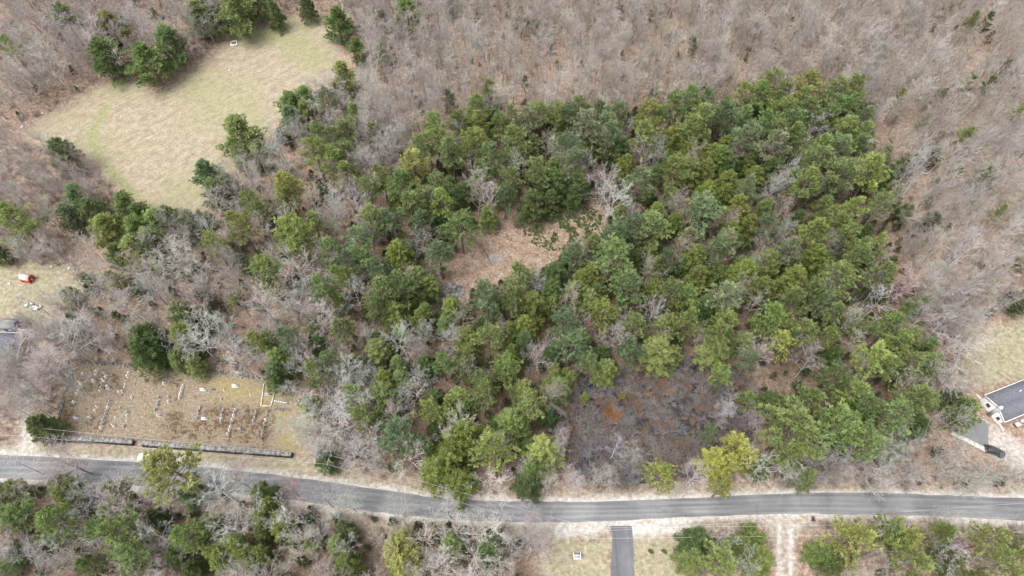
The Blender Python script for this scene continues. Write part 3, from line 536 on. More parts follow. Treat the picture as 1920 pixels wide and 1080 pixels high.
BTXT = """
Wa 120 60 34|Wa 30 70 30|Wa 90 100 32|Wa 160 30 28|Wa 1630 60 26|Ba 1560 80 24|Wa 1740 100 28|Ba 1700 30 26|Wa 1700 150 24|Ba 1790 180 24|Wa 1843 275 26|Ba 1900 240 26|Ba 1733 290 24|Ba 1690 330 24|Ba 1760 360 26|Wa 1830 390 26|Ba 1880 330 26|Ba 1800 450 30|Ba 1855 500 32|Ba 1760 560 32|Ba 1800 600 32|Wa 1838 545 28|Ba 870 60 22|Wa 900 20 22|Ba 800 90 22|Ba 1020 90 22|Ba 1150 60 20|Ba 1110 110 22|Ba 1330 100 22|Ba 1400 60 22|Bt 250 40 22|Wk 150 100 26|Ba 60 80 26|Bk 100 130 28|Ka 40 160 28|Ba 180 60 24|Kk 100 700 34|Kk 45 715 36|Kk 75 770 28|Kk 110 640 34|Wk 150 640 34|Kk 62 612 24|Kk 30 680 34|Kk 70 650 30|Wk 20 760 34|Kt 345 85 14|Ww 262 38 16
Ww 698 68 20|Ba 697 187 26|Ba 760 253 22|Kt 1037 283 20|Ba 1207 290 26|Ww 1133 350 34|Ww 1103 310 18|Ba 905 350 26|Ww 970 300 20|Bk 877 307 16|Ba 1175 245 14|Bk 690 310 22|Ww 1480 325 24|Ba 1527 237 26|Ba 1623 287 24
Ww 167 463 24|Kk 53 475 22|Ka 97 473 20|Bk 343 493 42|Bk 300 515 30|Bk 243 575 36|Bk 287 545 32|Ba 393 533 30|Ba 563 515 36|Ba 493 570 30|Ww 563 572 36|Ww 600 590 30|Bk 133 645 50|Bk 187 625 36|Ww 417 633 44|Ww 450 675 36|Ww 577 660 24|Kt 300 605 16|Bk 90 690 40|Bk 60 740 34|Bk 140 720 30
Ww 667 375 30|Ba 670 557 30|Ww 747 640 34|Kk 847 643 24|Ww 1223 587 28|Kk 1150 637 24|Kr 1097 607 16|Ww 1150 380 36|Ba 920 377 24|Ww 1003 670 28|Ww 660 693 30|Ba 777 457 20|Ka 1010 547 18|Kk 797 627 18|Ba 790 707 26
Ww 1467 390 18|Wa 1467 440 24|Ww 1427 457 18|Bk 1413 570 22|Bk 1423 670 30|Bk 1513 683 30|Bk 1603 643 24|Bw 1647 567 30|Kr 1690 547 26|Ww 1713 503 16|Ww 1747 503 16
Ww 417 920 44|Kk 457 905 34|Kk 133 868 44|Ba 227 947 44|Ww 143 1003 24|Ww 183 1033 20|Ww 547 967 18|Kr 553 925 30|Ba 607 933 34|Wa 427 973 36|Wa 563 1020 40|Ba 300 1007 34|Wa 100 1060 36|Kk 110 1030 30|Kr 27 1007 30|Wa 47 927 26|Kk 567 800 34|Ww 620 820 38|Ww 307 1067 18|Wa 43 872 30|Kk 547 740 18
Ww 683 853 34|Ww 770 863 36|Ww 923 907 36|Ww 783 733 26|Kk 760 753 20|Ww 863 797 32|Ww 993 883 26|Ba 750 953 32|Ba 840 955 34|Ba 903 987 28|Kk 657 947 26|Kk 1007 1023 36|Wa 893 1053 40|Ba 960 1020 30|Kk 817 1053 24|Ww 1153 843 26|Ka 1080 900 22|Ka 1123 900 22|Kk 1033 907 20|Ba 1147 893 20|Ka 1190 860 22|Ka 1050 830 20
Ww 1423 877 36|Ww 1297 897 30|Wa 1563 873 34|Wa 1600 867 30|Ww 1640 887 32|Ba 1673 847 34|Wa 1697 897 26|Wa 1765 880 28|Ba 1843 898 24|Wa 1900 893 24|Ww 1350 1017 28|Wa 1393 1053 30|Wa 1773 1047 34|Bk 1633 1040 28|Kk 1413 793 22|Ka 1360 777 24|Wa 1647 915 20|Wa 1530 905 20|Wa 1827 918 20
"""
for txt in (TXT, BTXT):
    for rec in txt.replace('\n', '|').split('|'):
        if rec.strip():
            k, u, v, r = rec.split(); place_tree(k[0], k[1], float(u), float(v), float(r))
print('hand trees', len(TREES))

# ------------------------------------------------------------ woodland fill
NOGO = [(W([(28,852),(34,770),(60,745),(105,790),(105,845)]), 0), (W([(1765,830),(1785,765),(1860,790),(1905,850),(1870,888),(1790,872)]), 0), (FIELD, 0), (ROAD, .8), (CEM, .3), (DRIVE, 1), (DIRT, 1), (PARK, 1), (PARKG, 0), (CLEAR, 0), (SWAMP, -1), (LAWNR, 0), (LAWNL, 0), (LAWNB, 0), (LAWNB2, 0), (VERGE, 0),
        (W([(1826,740),(1990,690),(1990,810),(1866,810)]), 1), (W([(-90,590),(80,590),(80,700),(-90,700)]), 0)]
def ok_mask(Q, extra=0.0):
    m_ = np.ones(len(Q), bool)
    for poly, mg in NOGO: m_ &= sdist(Q, poly) > mg + extra
    return m_
def scatter_poly(pix, spacing, seed, extra=0.0, keep=1.0, patchy=0.0):
    r = np.random.default_rng(seed); poly = W(pix); lo, hi = poly.min(0), poly.max(0)
    n = int((hi[0] - lo[0]) * (hi[1] - lo[1]) / (spacing ** 2) * 2.2); C = r.random((n, 2)) * (hi - lo) + lo
    C = C[sdist(C, poly) < 0]
    if patchy: C = C[r.random(len(C)) < 1 - patchy * np.clip((vnoise(C[:, 0], C[:, 1], 16, 77) - .4) * 4, 0, 1)]
    C = C[ok_mask(C, extra)]; cell = {}; out = []
    for p in C:
        k = (int(p[0] // spacing), int(p[1] // spacing)); bad = False
        for i in (-1, 0, 1):
            for j in (-1, 0, 1):
                for q in cell.get((k[0] + i, k[1] + j), ()):
                    if (q[0] - p[0]) ** 2 + (q[1] - p[1]) ** 2 < spacing ** 2: bad = True; break
        if not bad and r.random() < keep: cell.setdefault(k, []).append(p); out.append(p)
    return out
F_UP = [(640,-60),(2050,-60),(2050,640),(1830,640),(1720,640),(1690,540),(1680,420),(1650,260),(1600,200),(1460,185),(1300,215),(1100,235),(920,235),(800,260),(740,330),(690,300),(690,200),(700,120),(650,60)]
F_UL = [(-90,-60),(640,-60),(640,30),(560,30),(480,40),(400,90),(370,120),(240,150),(180,158),(90,212),(-90,300)]
F_PK = [(-90,270),(40,270),(100,290),(180,320),(230,375),(200,400),(130,400),(120,470),(160,520),(130,560),(60,505),(-90,500)]
F_MID = [(380,420),(440,380),(500,310),(560,250),(640,170),(700,200),(760,300),(700,420),(650,520),(640,640),(680,720),(760,900),(640,900),(590,850),(560,720),(400,700),(200,690),(130,680),(80,600),(150,560),(250,520)]
F_IN = [(700,420),(790,290),(900,240),(1300,215),(1600,200),(1690,350),(1690,500),(1740,700),(1700,850),(1450,880),(1420,700),(1200,680),(1050,740),(1040,900),(780,890),(690,720),(640,600)]
F_S = [(-90,905),(300,918),(520,940),(680,965),(800,978),(1010,990),(1010,1200),(-90,1200)]
F_R = [(1440,870),(1700,850),(1740,720),(1720,640),(1830,640),(1800,720),(1770,800),(1790,830),(1850,860),(1960,900),(1960,915),(1440,915)]
F_BR = [(1540,985),(2000,990),(2000,1200),(1530,1200)]
F_BC = [(1290,1000),(1430,995),(1445,1200),(1290,1200)]
cands = []
def addc(pix, sp, seed, kinds, tones, rr, extra=1.2, keep=1.0, patchy=0.0):
    for p in scatter_poly(pix, sp, seed, extra, keep, patchy):
        k = random.choice(kinds); t = random.choice(tones); Rw = random.uniform(*rr); H = HT[k](Rw) * random.uniform(.85, 1.1)
        u, v = topx(p[0], p[1], H * .6)
        if -80 < u < 2000 and -90 < v < 1180: cands.append([k, t, p, Rw, H, u, v])
addc(F_UP, 2.55, 1, 'NNNNB', 'taaatk', (1.5, 3.1), patchy=.75)
addc(F_UL, 3.5, 2, 'NNKBW', 'takkak', (1.9, 3.4))
addc(F_PK, 3.4, 3, 'KKK', 'kkra', (1.9, 3.0))
addc(F_MID, 4.6, 4, 'BKBW', 'kaaw', (2.6, 4.2))
addc(F_IN, 9.0, 5, 'BKW', 'akt', (2.4, 3.6), 2)
addc(F_S, 6.0, 6, 'BKWW', 'kawa', (2.6, 4.2))
addc(F_R, 3.5, 7, 'BKBN', 'aakt', (2.2, 3.8))
F_LL = [(-90,690),(135,690),(112,815),(75,828),(-90,838)]
addc(F_LL, 3.4, 9, 'KBK', 'kaak', (2.2, 3.6), .5)
addc(F_BR, 5.5, 8, 'BK', 'akt', (2.2, 3.6))
nb0 = sum(1 for t in TREES if t[1] == 'leafless tree')
def vis(c): return 0 < c[5] < 1920 and 0 < c[6] < 1080
cands.sort(key=lambda c: -(c[3] / depth(c[5], c[6], 8)) * (1 if vis(c) else .01))
room = 300 - nb0
for k, t, p, Rw, H, u, v in cands[:room]: place_tree(k, t, u, v, 0, world=(p, Rw, H))
rest = cands[room:]
print('bare hand', nb0, 'individual', room, 'rest', len(rest))

def scatter_gn(name, pts, sources, color, label, cat=None, kind='stuff'):
    """one object whose geometry nodes set copies of visible trees on its points; pts = (x,y,z,rotz,sxy,sz)"""
    me = bpy.data.meshes.new(name); n = len(pts); me.vertices.add(n); A = np.array(pts, np.float32)
    me.vertices.foreach_set('co', A[:, :3].ravel())
    a = me.attributes.new('rot', 'FLOAT_VECTOR', 'POINT'); a.data.foreach_set('vector', np.column_stack([np.zeros(n), np.zeros(n), A[:, 3]]).astype(np.float32).ravel())
    a = me.attributes.new('scl', 'FLOAT_VECTOR', 'POINT'); a.data.foreach_set('vector', A[:, [4, 4, 5]].ravel())
    a = me.attributes.new('pick', 'INT', 'POINT'); a.data.foreach_set('value', np.random.default_rng(3).integers(0, len(sources), n).astype(np.int32))
    me.update(); o = new(name, me, color=color); ng = bpy.data.node_groups.new(name, 'GeometryNodeTree')
    ng.interface.new_socket('Geometry', in_out='INPUT', socket_type='NodeSocketGeometry'); ng.interface.new_socket('Geometry', in_out='OUTPUT', socket_type='NodeSocketGeometry')
    N = ng.nodes; L = ng.links; gi = N.new('NodeGroupInput'); go = N.new('NodeGroupOutput'); iop = N.new('GeometryNodeInstanceOnPoints'); jn = N.new('GeometryNodeJoinGeometry')
    for s_ in sources:
        oi = N.new('GeometryNodeObjectInfo'); oi.inputs['Object'].default_value = s_; oi.inputs['As Instance'].default_value = True; oi.transform_space = 'ORIGINAL'
        L.new(oi.outputs['Geometry'], jn.inputs[0])
    def at(nm, dt):
        q = N.new('GeometryNodeInputNamedAttribute'); q.data_type = dt; q.inputs['Name'].default_value = nm; return q.outputs['Attribute']
    L.new(gi.outputs[0], iop.inputs['Points']); L.new(jn.outputs[0], iop.inputs['Instance']); iop.inputs['Pick Instance'].default_value = True
    L.new(at('pick', 'INT'), iop.inputs['Instance Index']); L.new(at('rot', 'FLOAT_VECTOR'), iop.inputs['Rotation']); L.new(at('scl', 'FLOAT_VECTOR'), iop.inputs['Scale'])
    L.new(iop.outputs[0], go.inputs[0]); md = o.modifiers.new('scatter', 'NODES'); md.node_group = ng
    tag(o, label, cat, None, kind); return o
def kids_of(kind, cn):
    meshes = [m_[1] for m_ in KIT[kind]]; out = []
    for m_ in meshes:
        for o in COL.objects:
            if o.data is m_: out.append(o); break
    return out
STUFFTONE = {'t': 0, 'a': 1, 'k': 2, 'r': 2, 'w': 1}
# the fine far-off wood: trunk and branches together so that stems show
def merged(kind, i):
    tm, bm_ = KIT[kind][i % len(KIT[kind])]; m_ = MB()
    for me in (tm, bm_):
        V = np.empty(len(me.vertices) * 3, np.float32); me.vertices.foreach_get('co', V)
        F = np.empty(len(me.loops), np.int32); me.loops.foreach_get('vertex_index', F)
        nv = np.array([p.loop_total for p in me.polygons]); V = V.reshape(-1, 3)
        q = F[np.repeat(nv == 4, nv)].reshape(-1, 4); m_.add(V, q)
    return m_.mesh('leafless_tree', BARK)
fillsets = {}
for c in rest: fillsets.setdefault((('N' if c[0] in 'N' else 'K'), STUFFTONE[c[1]]), []).append(c)
SRC = {}
for kk in 'NK':
    SRC[kk] = []
    for i in range(3):      # one visible tree of each source stands in the wood
        cset = [c for c in rest if c[0] == kk and vis(c)][i]
        rest_o = new('bare_tree', merged(kk, i), None, (cset[2][0], cset[2][1], 0), random.random() * 6, TONE[cset[1]])
        s = (cset[3] / DIM[kk][0], cset[3] / DIM[kk][0], cset[4] / DIM[kk][1]); rest_o.scale = s
        tag(rest_o, None, 'bare tree', 'leafless trees of the woodland'); TREES.append((rest_o, 'leafless tree', cset[5], cset[6], TWORD[cset[1]], 10)); SRC[kk].append(rest_o)
names = {0: ((.37,.32,.275), 'brownish'), 1: ((.41,.385,.355), 'grey'), 2: ((.38,.325,.30), 'pinkish')}
allpts = {0: [], 1: [], 2: []}
for (kk, tn), L_ in fillsets.items():
    pts = [(c[2][0], c[2][1], 0, random.random() * 6.28, c[3] / DIM[kk][0] * random.uniform(.9, 1.15), c[4] / DIM[kk][1]) for c in L_]
    where = {'N': 'slim', 'K': 'bushy'}[kk]
    scatter_gn('leafless_wood', pts, SRC[kk], names[tn][0], 'mass of %s %s leafless trees filling the woods' % (where, names[tn][1]), 'wood')

# evergreen understorey of the grove as single trees
under = []
def addu(pix, sp, seed, kinds, tones, rr, extra=1.5, keep=1.0, avoid=2.6):
    for p in scatter_poly(pix, sp, seed, extra, keep):
        k = random.choice(kinds); Rw = random.uniform(*rr); H = HT[k](Rw) * .8; u, v = topx(p[0], p[1], H * .6)
        if not (-20 < u < 1940 and -20 < v < 1100): continue
        if any(abs(t[0].location.x - p[0]) < avoid and abs(t[0].location.y - p[1]) < avoid for t in TREES): continue
        place_tree(k, random.choice(tones), u, v, 0, world=(p, Rw, H))
addu(F_IN, 5.3, 21, 'HHHH', 'ddggo', (2.0, 3.3), avoid=2.2)
addu([(560,700),(600,560),(700,560),(780,640),(1060,700),(1040,900),(780,890),(640,900),(590,850)], 5.2, 29, 'HHHL', 'dgmgo', (1.8, 3.0), avoid=2.2)
addu(F_MID, 6.2, 22, 'HHSL', 'ddgoe', (1.4, 2.6), keep=.85)
addu(F_S, 5.2, 23, 'HHLS', 'ddgog', (1.8, 3.0), keep=.95)
addu(F_BR, 8, 24, 'HS', 'dgo', (1.4, 2.4), keep=.7)
addu(F_BC, 5, 25, 'HS', 'dgo', (1.4, 2.4))
addu(F_R, 8, 26, 'HS', 'dge', (1.2, 2.2), keep=.6)
from collections import Counter
open('/tmp/cnt','w').write(str(Counter(t[0].name.split('.')[0] for t in TREES))); print('trees total', len(TREES), Counter(t[1] for t in TREES))

# undergrowth: twiggy brush + small evergreens, uncountable
BUSH = [bush_mesh(1.6, 2.3, 34, s) for s in (101, 102, 103)]
def place_bush(u, v, r, tone_col, label, hgt=None, nm='shrub', grp=None, cat='shrub'):
    p = px(u, v, 1.0); Rw = r * depth(u, v, 1) / FPX; e = new(nm, random.choice(BUSH), None, (p[0], p[1], 0), random.random() * 6, tone_col)
    s = Rw / 1.9 * (1.35 if tone_col[0] > tone_col[1] * 1.6 else 1); e.scale = (s, s, s * (hgt or 1)); tag(e, label, cat, grp); return e
SH = []
for u, v, r, c, w_ in [(1153,783,16,(.40,.17,.04),'orange'),(1140,770,10,(.36,.2,.06),'orange'),(1075,806,11,(.36,.19,.1),'rusty'),(1123,752,11,(.33,.19,.13),'rusty'),(1188,748,10,(.34,.2,.14),'rusty'),(1238,712,10,(.4,.16,.05),'orange'),(1210,700,12,(.24,.13,.07),'brown'),
      (1050,838,18,(.33,.3,.3),'grey'),(1095,842,16,(.2,.18,.18),'grey'),(1130,852,16,(.2,.18,.19),'grey'),(1170,802,14,(.26,.23,.22),'grey'),(1215,770,16,(.24,.21,.2),'grey'),(1260,800,16,(.26,.23,.22),'grey'),(1300,760,14,(.24,.21,.2),'grey'),(1330,745,15,(.28,.24,.22),'grey'),(1290,830,15,(.27,.24,.24),'grey'),(1230,850,17,(.38,.3,.24),'tan'),(1265,855,16,(.4,.33,.27),'tan'),(1345,790,14,(.25,.23,.22),'grey'),(1385,800,14,(.33,.26,.26),'pinkish grey'),(1110,780,12,(.3,.22,.18),'brown'),(1085,770,12,(.26,.2,.18),'brown'),(1190,860,14,(.3,.28,.27),'grey'),(1200,725,12,(.23,.2,.19),'grey'),(1270,745,12,(.22,.19,.18),'grey')]:
    e = place_bush(u, v, r, c, None, grp='shrubs standing in the swamp'); SH.append((e, 'twiggy shrub', u, v, w_, r))
def ground_pts(pix, sp, seed, smin, smax, zs=1.0, extra=0.3, keep=1.0):
    return [(p[0], p[1], 0, random.random() * 6.28, (s := random.uniform(smin, smax)), s * zs) for p in scatter_poly(pix, sp, seed, extra, keep)]
bsrc = [SH[i][0] for i in (7, 9, 10)] ; seen = {}
for q in SH: seen.setdefault(q[0].data.name, q[0])
bsrc = list(seen.values())
sw = [(1055,750),(1100,705),(1170,695),(1200,680),(1300,672),(1375,692),(1412,740),(1420,800),(1390,848),(1300,890),(1180,910),(1095,895),(1045,850),(1036,790)]
NOGO_S = NOGO; NOGO = [(ROAD, 1)]
sw_pts = ground_pts(sw, 1.3, 31, .4, 1.1)
NOGO = NOGO_S
h = len(sw_pts); rs = random.Random(5); rs.shuffle(sw_pts)
scatter_gn('swamp_brush', sw_pts[:int(h * .8)], bsrc, (.31,.29,.285), 'dark grey purplish brush filling the wet swamp', 'brush')
scatter_gn('swamp_brush', sw_pts[int(h * .8):], bsrc, (.34,.245,.18), 'brown rusty brush mixed through the wet swamp', 'brush')
br = []
for pix, sp, sd in ((F_UP, 4.2, 41), (F_UL, 3.6, 42), (F_PK, 1.8, 43), (F_MID, 2.6, 44), (F_IN, 3.5, 45), (F_S, 2.8, 46), (F_R, 2.2, 47), (F_BR, 2.6, 48), (F_BC, 2.4, 49), (F_LL, 2.0, 50)):
    br += ground_pts(pix, sp, sd, .4, .95)
rs.shuffle(br); h = len(br)
scatter_gn('undergrowth', br[:h // 2], bsrc, (.33,.27,.23), 'brown leafless brush covering the forest floor', 'brush')
scatter_gn('undergrowth', br[h // 2:], bsrc, (.35,.29,.275), 'pinkish grey leafless brush covering the forest floor', 'brush')
ssrc = kids_of('S', 'crown')
ev = []
for pix, sp, sd, kp in ((F_UP, 7, 51, .55), (F_UL, 7, 52, .6), (F_MID, 4, 54, .85), (F_IN, 2.7, 55, .95), (F_S, 3.2, 56, .9), (F_R, 5, 57, .7), (F_BR, 6, 58, .6), (F_BC, 4, 59, .8)):
    ev += ground_pts(pix, sp, sd, .3, .75, 1.1, keep=kp)
scatter_gn('undergrowth', ev, ssrc, (.15,.18,.09), 'low dusky evergreen undergrowth between the trees', 'undergrowth')
# juniper ground cover of the clearing
jp = []
for _ in range(1100):
    a = rs.random() * 6.28; q = rs.random() ** .6; p = px(1062 + 82 * q * math.cos(a), 428 + 46 * q * math.sin(a))
    if vnoise(np.array([p.x]), np.array([p.y]), 2.4, 9)[0] < .44: continue
    s = rs.uniform(.07, .17); jp.append((p.x, p.y, -.05, rs.random() * 6, s * 1.1, s * .8))
scatter_gn('juniper_cover', jp, ssrc, (.21,.30,.11), 'bright green juniper patches spreading over the brown clearing', 'ground cover')

# ------------------------------------------------------------ clearing: brush pile, fallen logs, debris
STICK = plain('weathered_wood', (.42,.39,.36), .9, .3)
def sticks(cx, cy, rx, ry, n, L, rad, hh, seed, ang=None):
    r = np.random.default_rng(seed); P0, P1 = [], []
    for _ in range(n):
        a = r.random() * 6.28; q = r.random() ** .6; x = cx + rx * q * math.cos(a); y = cy + ry * q * math.sin(a); z = r.random() * hh * (1 - q * q) + .05
        th = r.random() * 6.28 if ang is None else r.normal(ang, .5); l = L * r.uniform(.4, 1.1)
        d = np.array([math.cos(th), math.sin(th), r.normal(scale=.15)]) * l / 2; c = np.array([x, y, z])
        a_, b_ = c - d, c + d; a_[2] = max(a_[2], .02); b_[2] = max(b_[2], .02); P0.append(a_); P1.append(b_)
    return MB().tubes(P0, P1, rad * r.uniform(.5, 1.4, n), rad * r.uniform(.3, .8, n), 4, r.uniform(.6, 1.3, n))
t = NT('burnt_sticks'); n_ = t.noise(1.2, 3, .6, t.obj()); c_ = t.ramp(n_, [(.4, (.09,.085,.085)), (.6, (.42,.41,.4))]); BURN = t.out(c_)
p = px(848, 548); tag(new('brush_pile', sticks(0, 0, 3.6, 2.6, 520, 2.3, .05, 1.3, 5).mesh('brush_pile', BURN), None, p), 'grey burnt heap of sticks at the lower end of the brown clearing', 'brush pile')
p = px(930, 484); tag(new('brush_pile', sticks(0, 0, 2.2, 1.3, 160, 1.9, .04, .4, 6).mesh('brush_pile', STICK), None, p), 'small flat spread of pale grey sticks in the middle of the clearing', 'brush pile')
cp = sum((px(u, v) for u, v in ((940,450), (930,480), (1000,450))), Vector()) / 3
DEB = []
m = MB()
for _ in range(1500):
    u = rs.uniform(840, 1130); v = rs.uniform(385, 565); q = px(u, v)
    if sdist(np.array([[q.x, q.y]]), CLEAR)[0] > -1: continue
    m.tubes([(q.x - cp.x, q.y - cp.y, .06)], [(q.x - cp.x + rs.uniform(-.6, .6), q.y - cp.y + rs.uniform(-.6, .6), .1)], .05, .03, 3)
tag(new('wood_debris', m.mesh('wood_debris', plain('chipped_wood', (.5,.4,.31), .9, .3)), None, (cp.x, cp.y, 0)), 'pale wood chips and broken sticks strewn over the clearing', 'debris', kind='stuff')
LOGD = plain('dark_log_bark', (.14,.10,.08), .9, .3); LOGW = plain('pale_log_bark', (.62,.58,.53), .8, .2)
def log(pts, r, mat, label):
    Q = [px(*p_) for p_ in pts]; c = Q[0]; m_ = MB().poly_tube([(q.x - c.x, q.y - c.y, r * .9) for q in Q], r, r * .35, 7)
    if len(Q) > 2 or r > .12:
        d = Q[-1] - Q[0]; L = d.length; 
        for s in (.45, .6, .75, .88):
            b = Q[0].lerp(Q[-1], s) - c; sd = 1 if int(s * 100) % 2 else -1; n2 = Vector((-d.y, d.x, 0)).normalized() * sd
            m_.tubes([(b.x, b.y, r * .9)], [tuple(b + (n2 * .5 + d.normalized() * .5) * L * .14 + Vector((0, 0, .25)))], r * .35, r * .15, 4)
    return tag(new('fallen_log', m_.mesh('fallen_log', mat), None, c), label, 'log', 'fallen logs')
log([(885,446),(905,466),(922,497)], .16, LOGD, 'long dark fallen trunk lying across the brown clearing')
log([(142,160),(152,176)], .1, LOGW, 'white fallen birch log at the left wood edge, near the two big field pines')
log([(85,192),(104,214)], .1, LOGW, 'white fallen birch log at the upper left edge of the field')
log([(113,190),(121,203)], .08, LOGW, 'short white birch log beside the upper left field corner')
log([(530,38),(548,50)], .12, LOGW, 'white log at the top of the field below a dark spruce')
log([(1792,827),(1806,846),(1812,862)], .08, LOGW, 'thin white pole lying below the grey parking pad')
log([(735,265),(748,285)], .1, LOGD, 'dark log on the brown forest floor left of the grove')
log([(1290,540),(1330,520)], .1, LOGW, 'pale dead log caught among the hemlocks of the grove')
ROCK = plain('granite', (.62,.6,.57), .9, .25, 3)
def rock(u, v, s, label, seed):
    random.seed(seed); q = px(u, v); m_ = MB().sphere((0, 0, s * .25), (s, s * .75, s * .55), 9, 6, rough=.18)
    tag(new('boulder', m_.mesh('boulder', ROCK), None, q, random.random() * 6), label, 'boulder', 'boulders')
rock(42, 238, .55, 'lowest white boulder at the left edge of the wood by the field', 1); rock(49, 230, .5, 'white boulder just above another at the left edge of the field', 2)
rock(80, 213, .5, 'white boulder lying under bare trees at the field corner', 3); rock(97, 500, .4, 'small white boulder right of the red shed', 4); rock(130, 503, .55, 'pinkish white boulder farther right of the red shed by the woods', 5)
rock(18, 532, .4, 'small pale boulder on lawn left below the red shed', 6); rock(430, 132, .35, 'small pale boulder in the open field below the fire pit', 7)

# ------------------------------------------------------------ cemetery
t = NT('dry_stone'); vo = t.N('ShaderNodeTexVoronoi'); vo.inputs['Scale'].default_value = 1.6; t.l.new(t.obj(), vo.inputs['Vector'])
sc = t.N('ShaderNodeSeparateColor'); t.l.new(vo.outputs['Color'], sc.inputs[0])
WALLM = t.out(t.mix(.5, t.ramp(sc.outputs[0], [(0, (.07,.068,.065)), (1, (.33,.32,.31))]), t.ramp(t.noise(4, 5, .7, t.obj()), [(.4, (.06,.058,.056)), (.6, (.42,.40,.38))])), vo.outputs['Distance'], .8, .1)
SHADEFACE = plain('shaded_wall_face', (.05,.048,.047), .95, .4, 2, bump=.5)  # lower wall courses: the front face's shade is put into this near-black colour
def stone_wall(a, b, wd, hh, label, n=None, rubble=False, mat=WALLM):
    A, B_ = px(*a), px(*b); d = B_ - A; L = d.length; rz = math.atan2(d.y, d.x); m_ = MB(); r = np.random.default_rng(int(a[0]))
    if not rubble:
        x = 0
        while x < L - .05:
            l = min(r.uniform(.7, 1.5), L - x)
            m_.box((x + l / 2, 0, hh - .09), (l * .985, wd * r.uniform(.9, .97), .26 + r.uniform(-.04, .04)), 0, r.uniform(.8, 1.1)); x += l
        for _ in range(int(L * 14)):
            m_.sphere((r.uniform(.1, L - .1), r.uniform(-.46, .46) * wd, hh - .08 + r.uniform(0, .05)), (r.uniform(.12, .3), r.uniform(.1, .24), r.uniform(.06, .16)), 6, 4, rough=.2)
    else:
        for _ in range(int(L * 11)):
            s = r.uniform(.12, .32); y = r.normal(scale=wd * .32)
            m_.sphere((r.uniform(0, L), y, max(.04, hh * .8 * (1 - (y / wd) ** 2 * 2) * r.random())), (s, s * .8, s * .6), 6, 4, rough=.25)
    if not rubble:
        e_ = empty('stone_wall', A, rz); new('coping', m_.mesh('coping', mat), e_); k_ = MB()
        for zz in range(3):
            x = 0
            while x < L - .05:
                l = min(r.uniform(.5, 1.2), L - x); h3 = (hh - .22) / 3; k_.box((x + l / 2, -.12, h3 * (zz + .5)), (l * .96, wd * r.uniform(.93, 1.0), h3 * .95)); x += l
        new('face', k_.mesh('face', SHADEFACE), e_); return tag(e_, label, 'wall', 'stone walls round the cemetery')
    return tag(new('stone_wall', m_.mesh('stone_wall', mat), None, A, rz), label, 'wall', 'stone walls round the cemetery')
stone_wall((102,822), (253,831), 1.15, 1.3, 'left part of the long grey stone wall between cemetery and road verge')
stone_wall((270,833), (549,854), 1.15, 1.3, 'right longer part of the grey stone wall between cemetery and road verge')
stone_wall((150,679), (270,687), .9, .7, 'low rubble wall at the upper left cemetery side under bare trees', rubble=True)
stone_wall((270,687), (400,697), .9, .7, 'low rubble wall behind the dark hemlocks at the cemetery top', rubble=True)
stone_wall((400,697), (500,712), .9, .7, 'low rubble wall at the upper right cemetery side', rubble=True)
stone_wall((101,818), (135,690), .7, .5, 'low mossy rubble wall down the left cemetery side', rubble=True)
stone_wall((512,766), (545,770), .5, .35, 'short low stone row right of the kerbed grave plot', rubble=True)
GST = [plain('marble_headstone', (.70,.69,.67), .6, .18, 4), plain('grey_granite_headstone', (.40,.40,.41), .6, .25, 4), plain('slate_headstone', (.22,.225,.235), .6, .25, 4)]
def slab(w_, d_, h_, rnd):
    m_ = MB(); n = 8; pts = [(-w_/2, 0), (w_/2, 0), (w_/2, h_ * (1 - rnd))]
    for k in range(1, n): a = math.pi * k / n; pts.append((w_ / 2 * math.cos(a), h_ * (1 - rnd) + h_ * rnd * math.sin(a)))
    pts.append((-w_/2, h_ * (1 - rnd))); V = [(x, -d_/2, z) for x, z in pts] + [(x, d_/2, z) for x, z in pts]; k = len(pts)
    m_.add(V, [[i, (i+1) % k, k + (i+1) % k, k + i] for i in range(k)]); m_.f.append(np.array([list(range(k))[::-1]])); m_.f.append(np.array([[k + i for i in range(k)]])); return m_
GK = {}
for mi in range(3):
    for sh, (w_, d_, h_, rnd) in {'s': (.6, .14, .95, .22), 't': (.5, .16, 1.3, .12), 'l': (.45, .13, .6, .3)}.items():
        GK[(mi, sh)] = (slab(w_, d_, h_, rnd).mesh('tablet', GST[mi]), MB().box((0, 0, .03), (w_ * 1.35, d_ * 2.4, .22)).mesh('base', GST[mi]))
    GK[(mi, 'b')] = (MB().box((0, 0, .62), (1.25, .34, .8)).box((0, 0, 1.03), (1.1, .26, .05)).mesh('tablet', GST[mi]), MB().box((0, 0, .08), (1.75, .7, .3)).mesh('base', GST[mi]))
    o_ = MB(); o_.add([(-.28,-.28,.3),(.28,-.28,.3),(.28,.28,.3),(-.28,.28,.3),(-.17,-.17,1.9),(.17,-.17,1.9),(.17,.17,1.9),(-.17,.17,1.9),(0,0,2.15)], [[0,1,5,4],[1,2,6,5],[2,3,7,6],[3,0,4,7]]); o_.f.append(np.array([[4,5,8],[5,6,8],[6,7,8],[7,4,8]]))
    GK[(mi, 'o')] = (o_.mesh('tablet', GST[mi]), MB().box((0, 0, .12), (.8, .8, .36)).mesh('base', GST[mi]))
ROWA = math.atan2(*(lambda d: (d.y, d.x))(px(505/3+60, 720) - px(505/3+66, 690)))   # the rows' direction
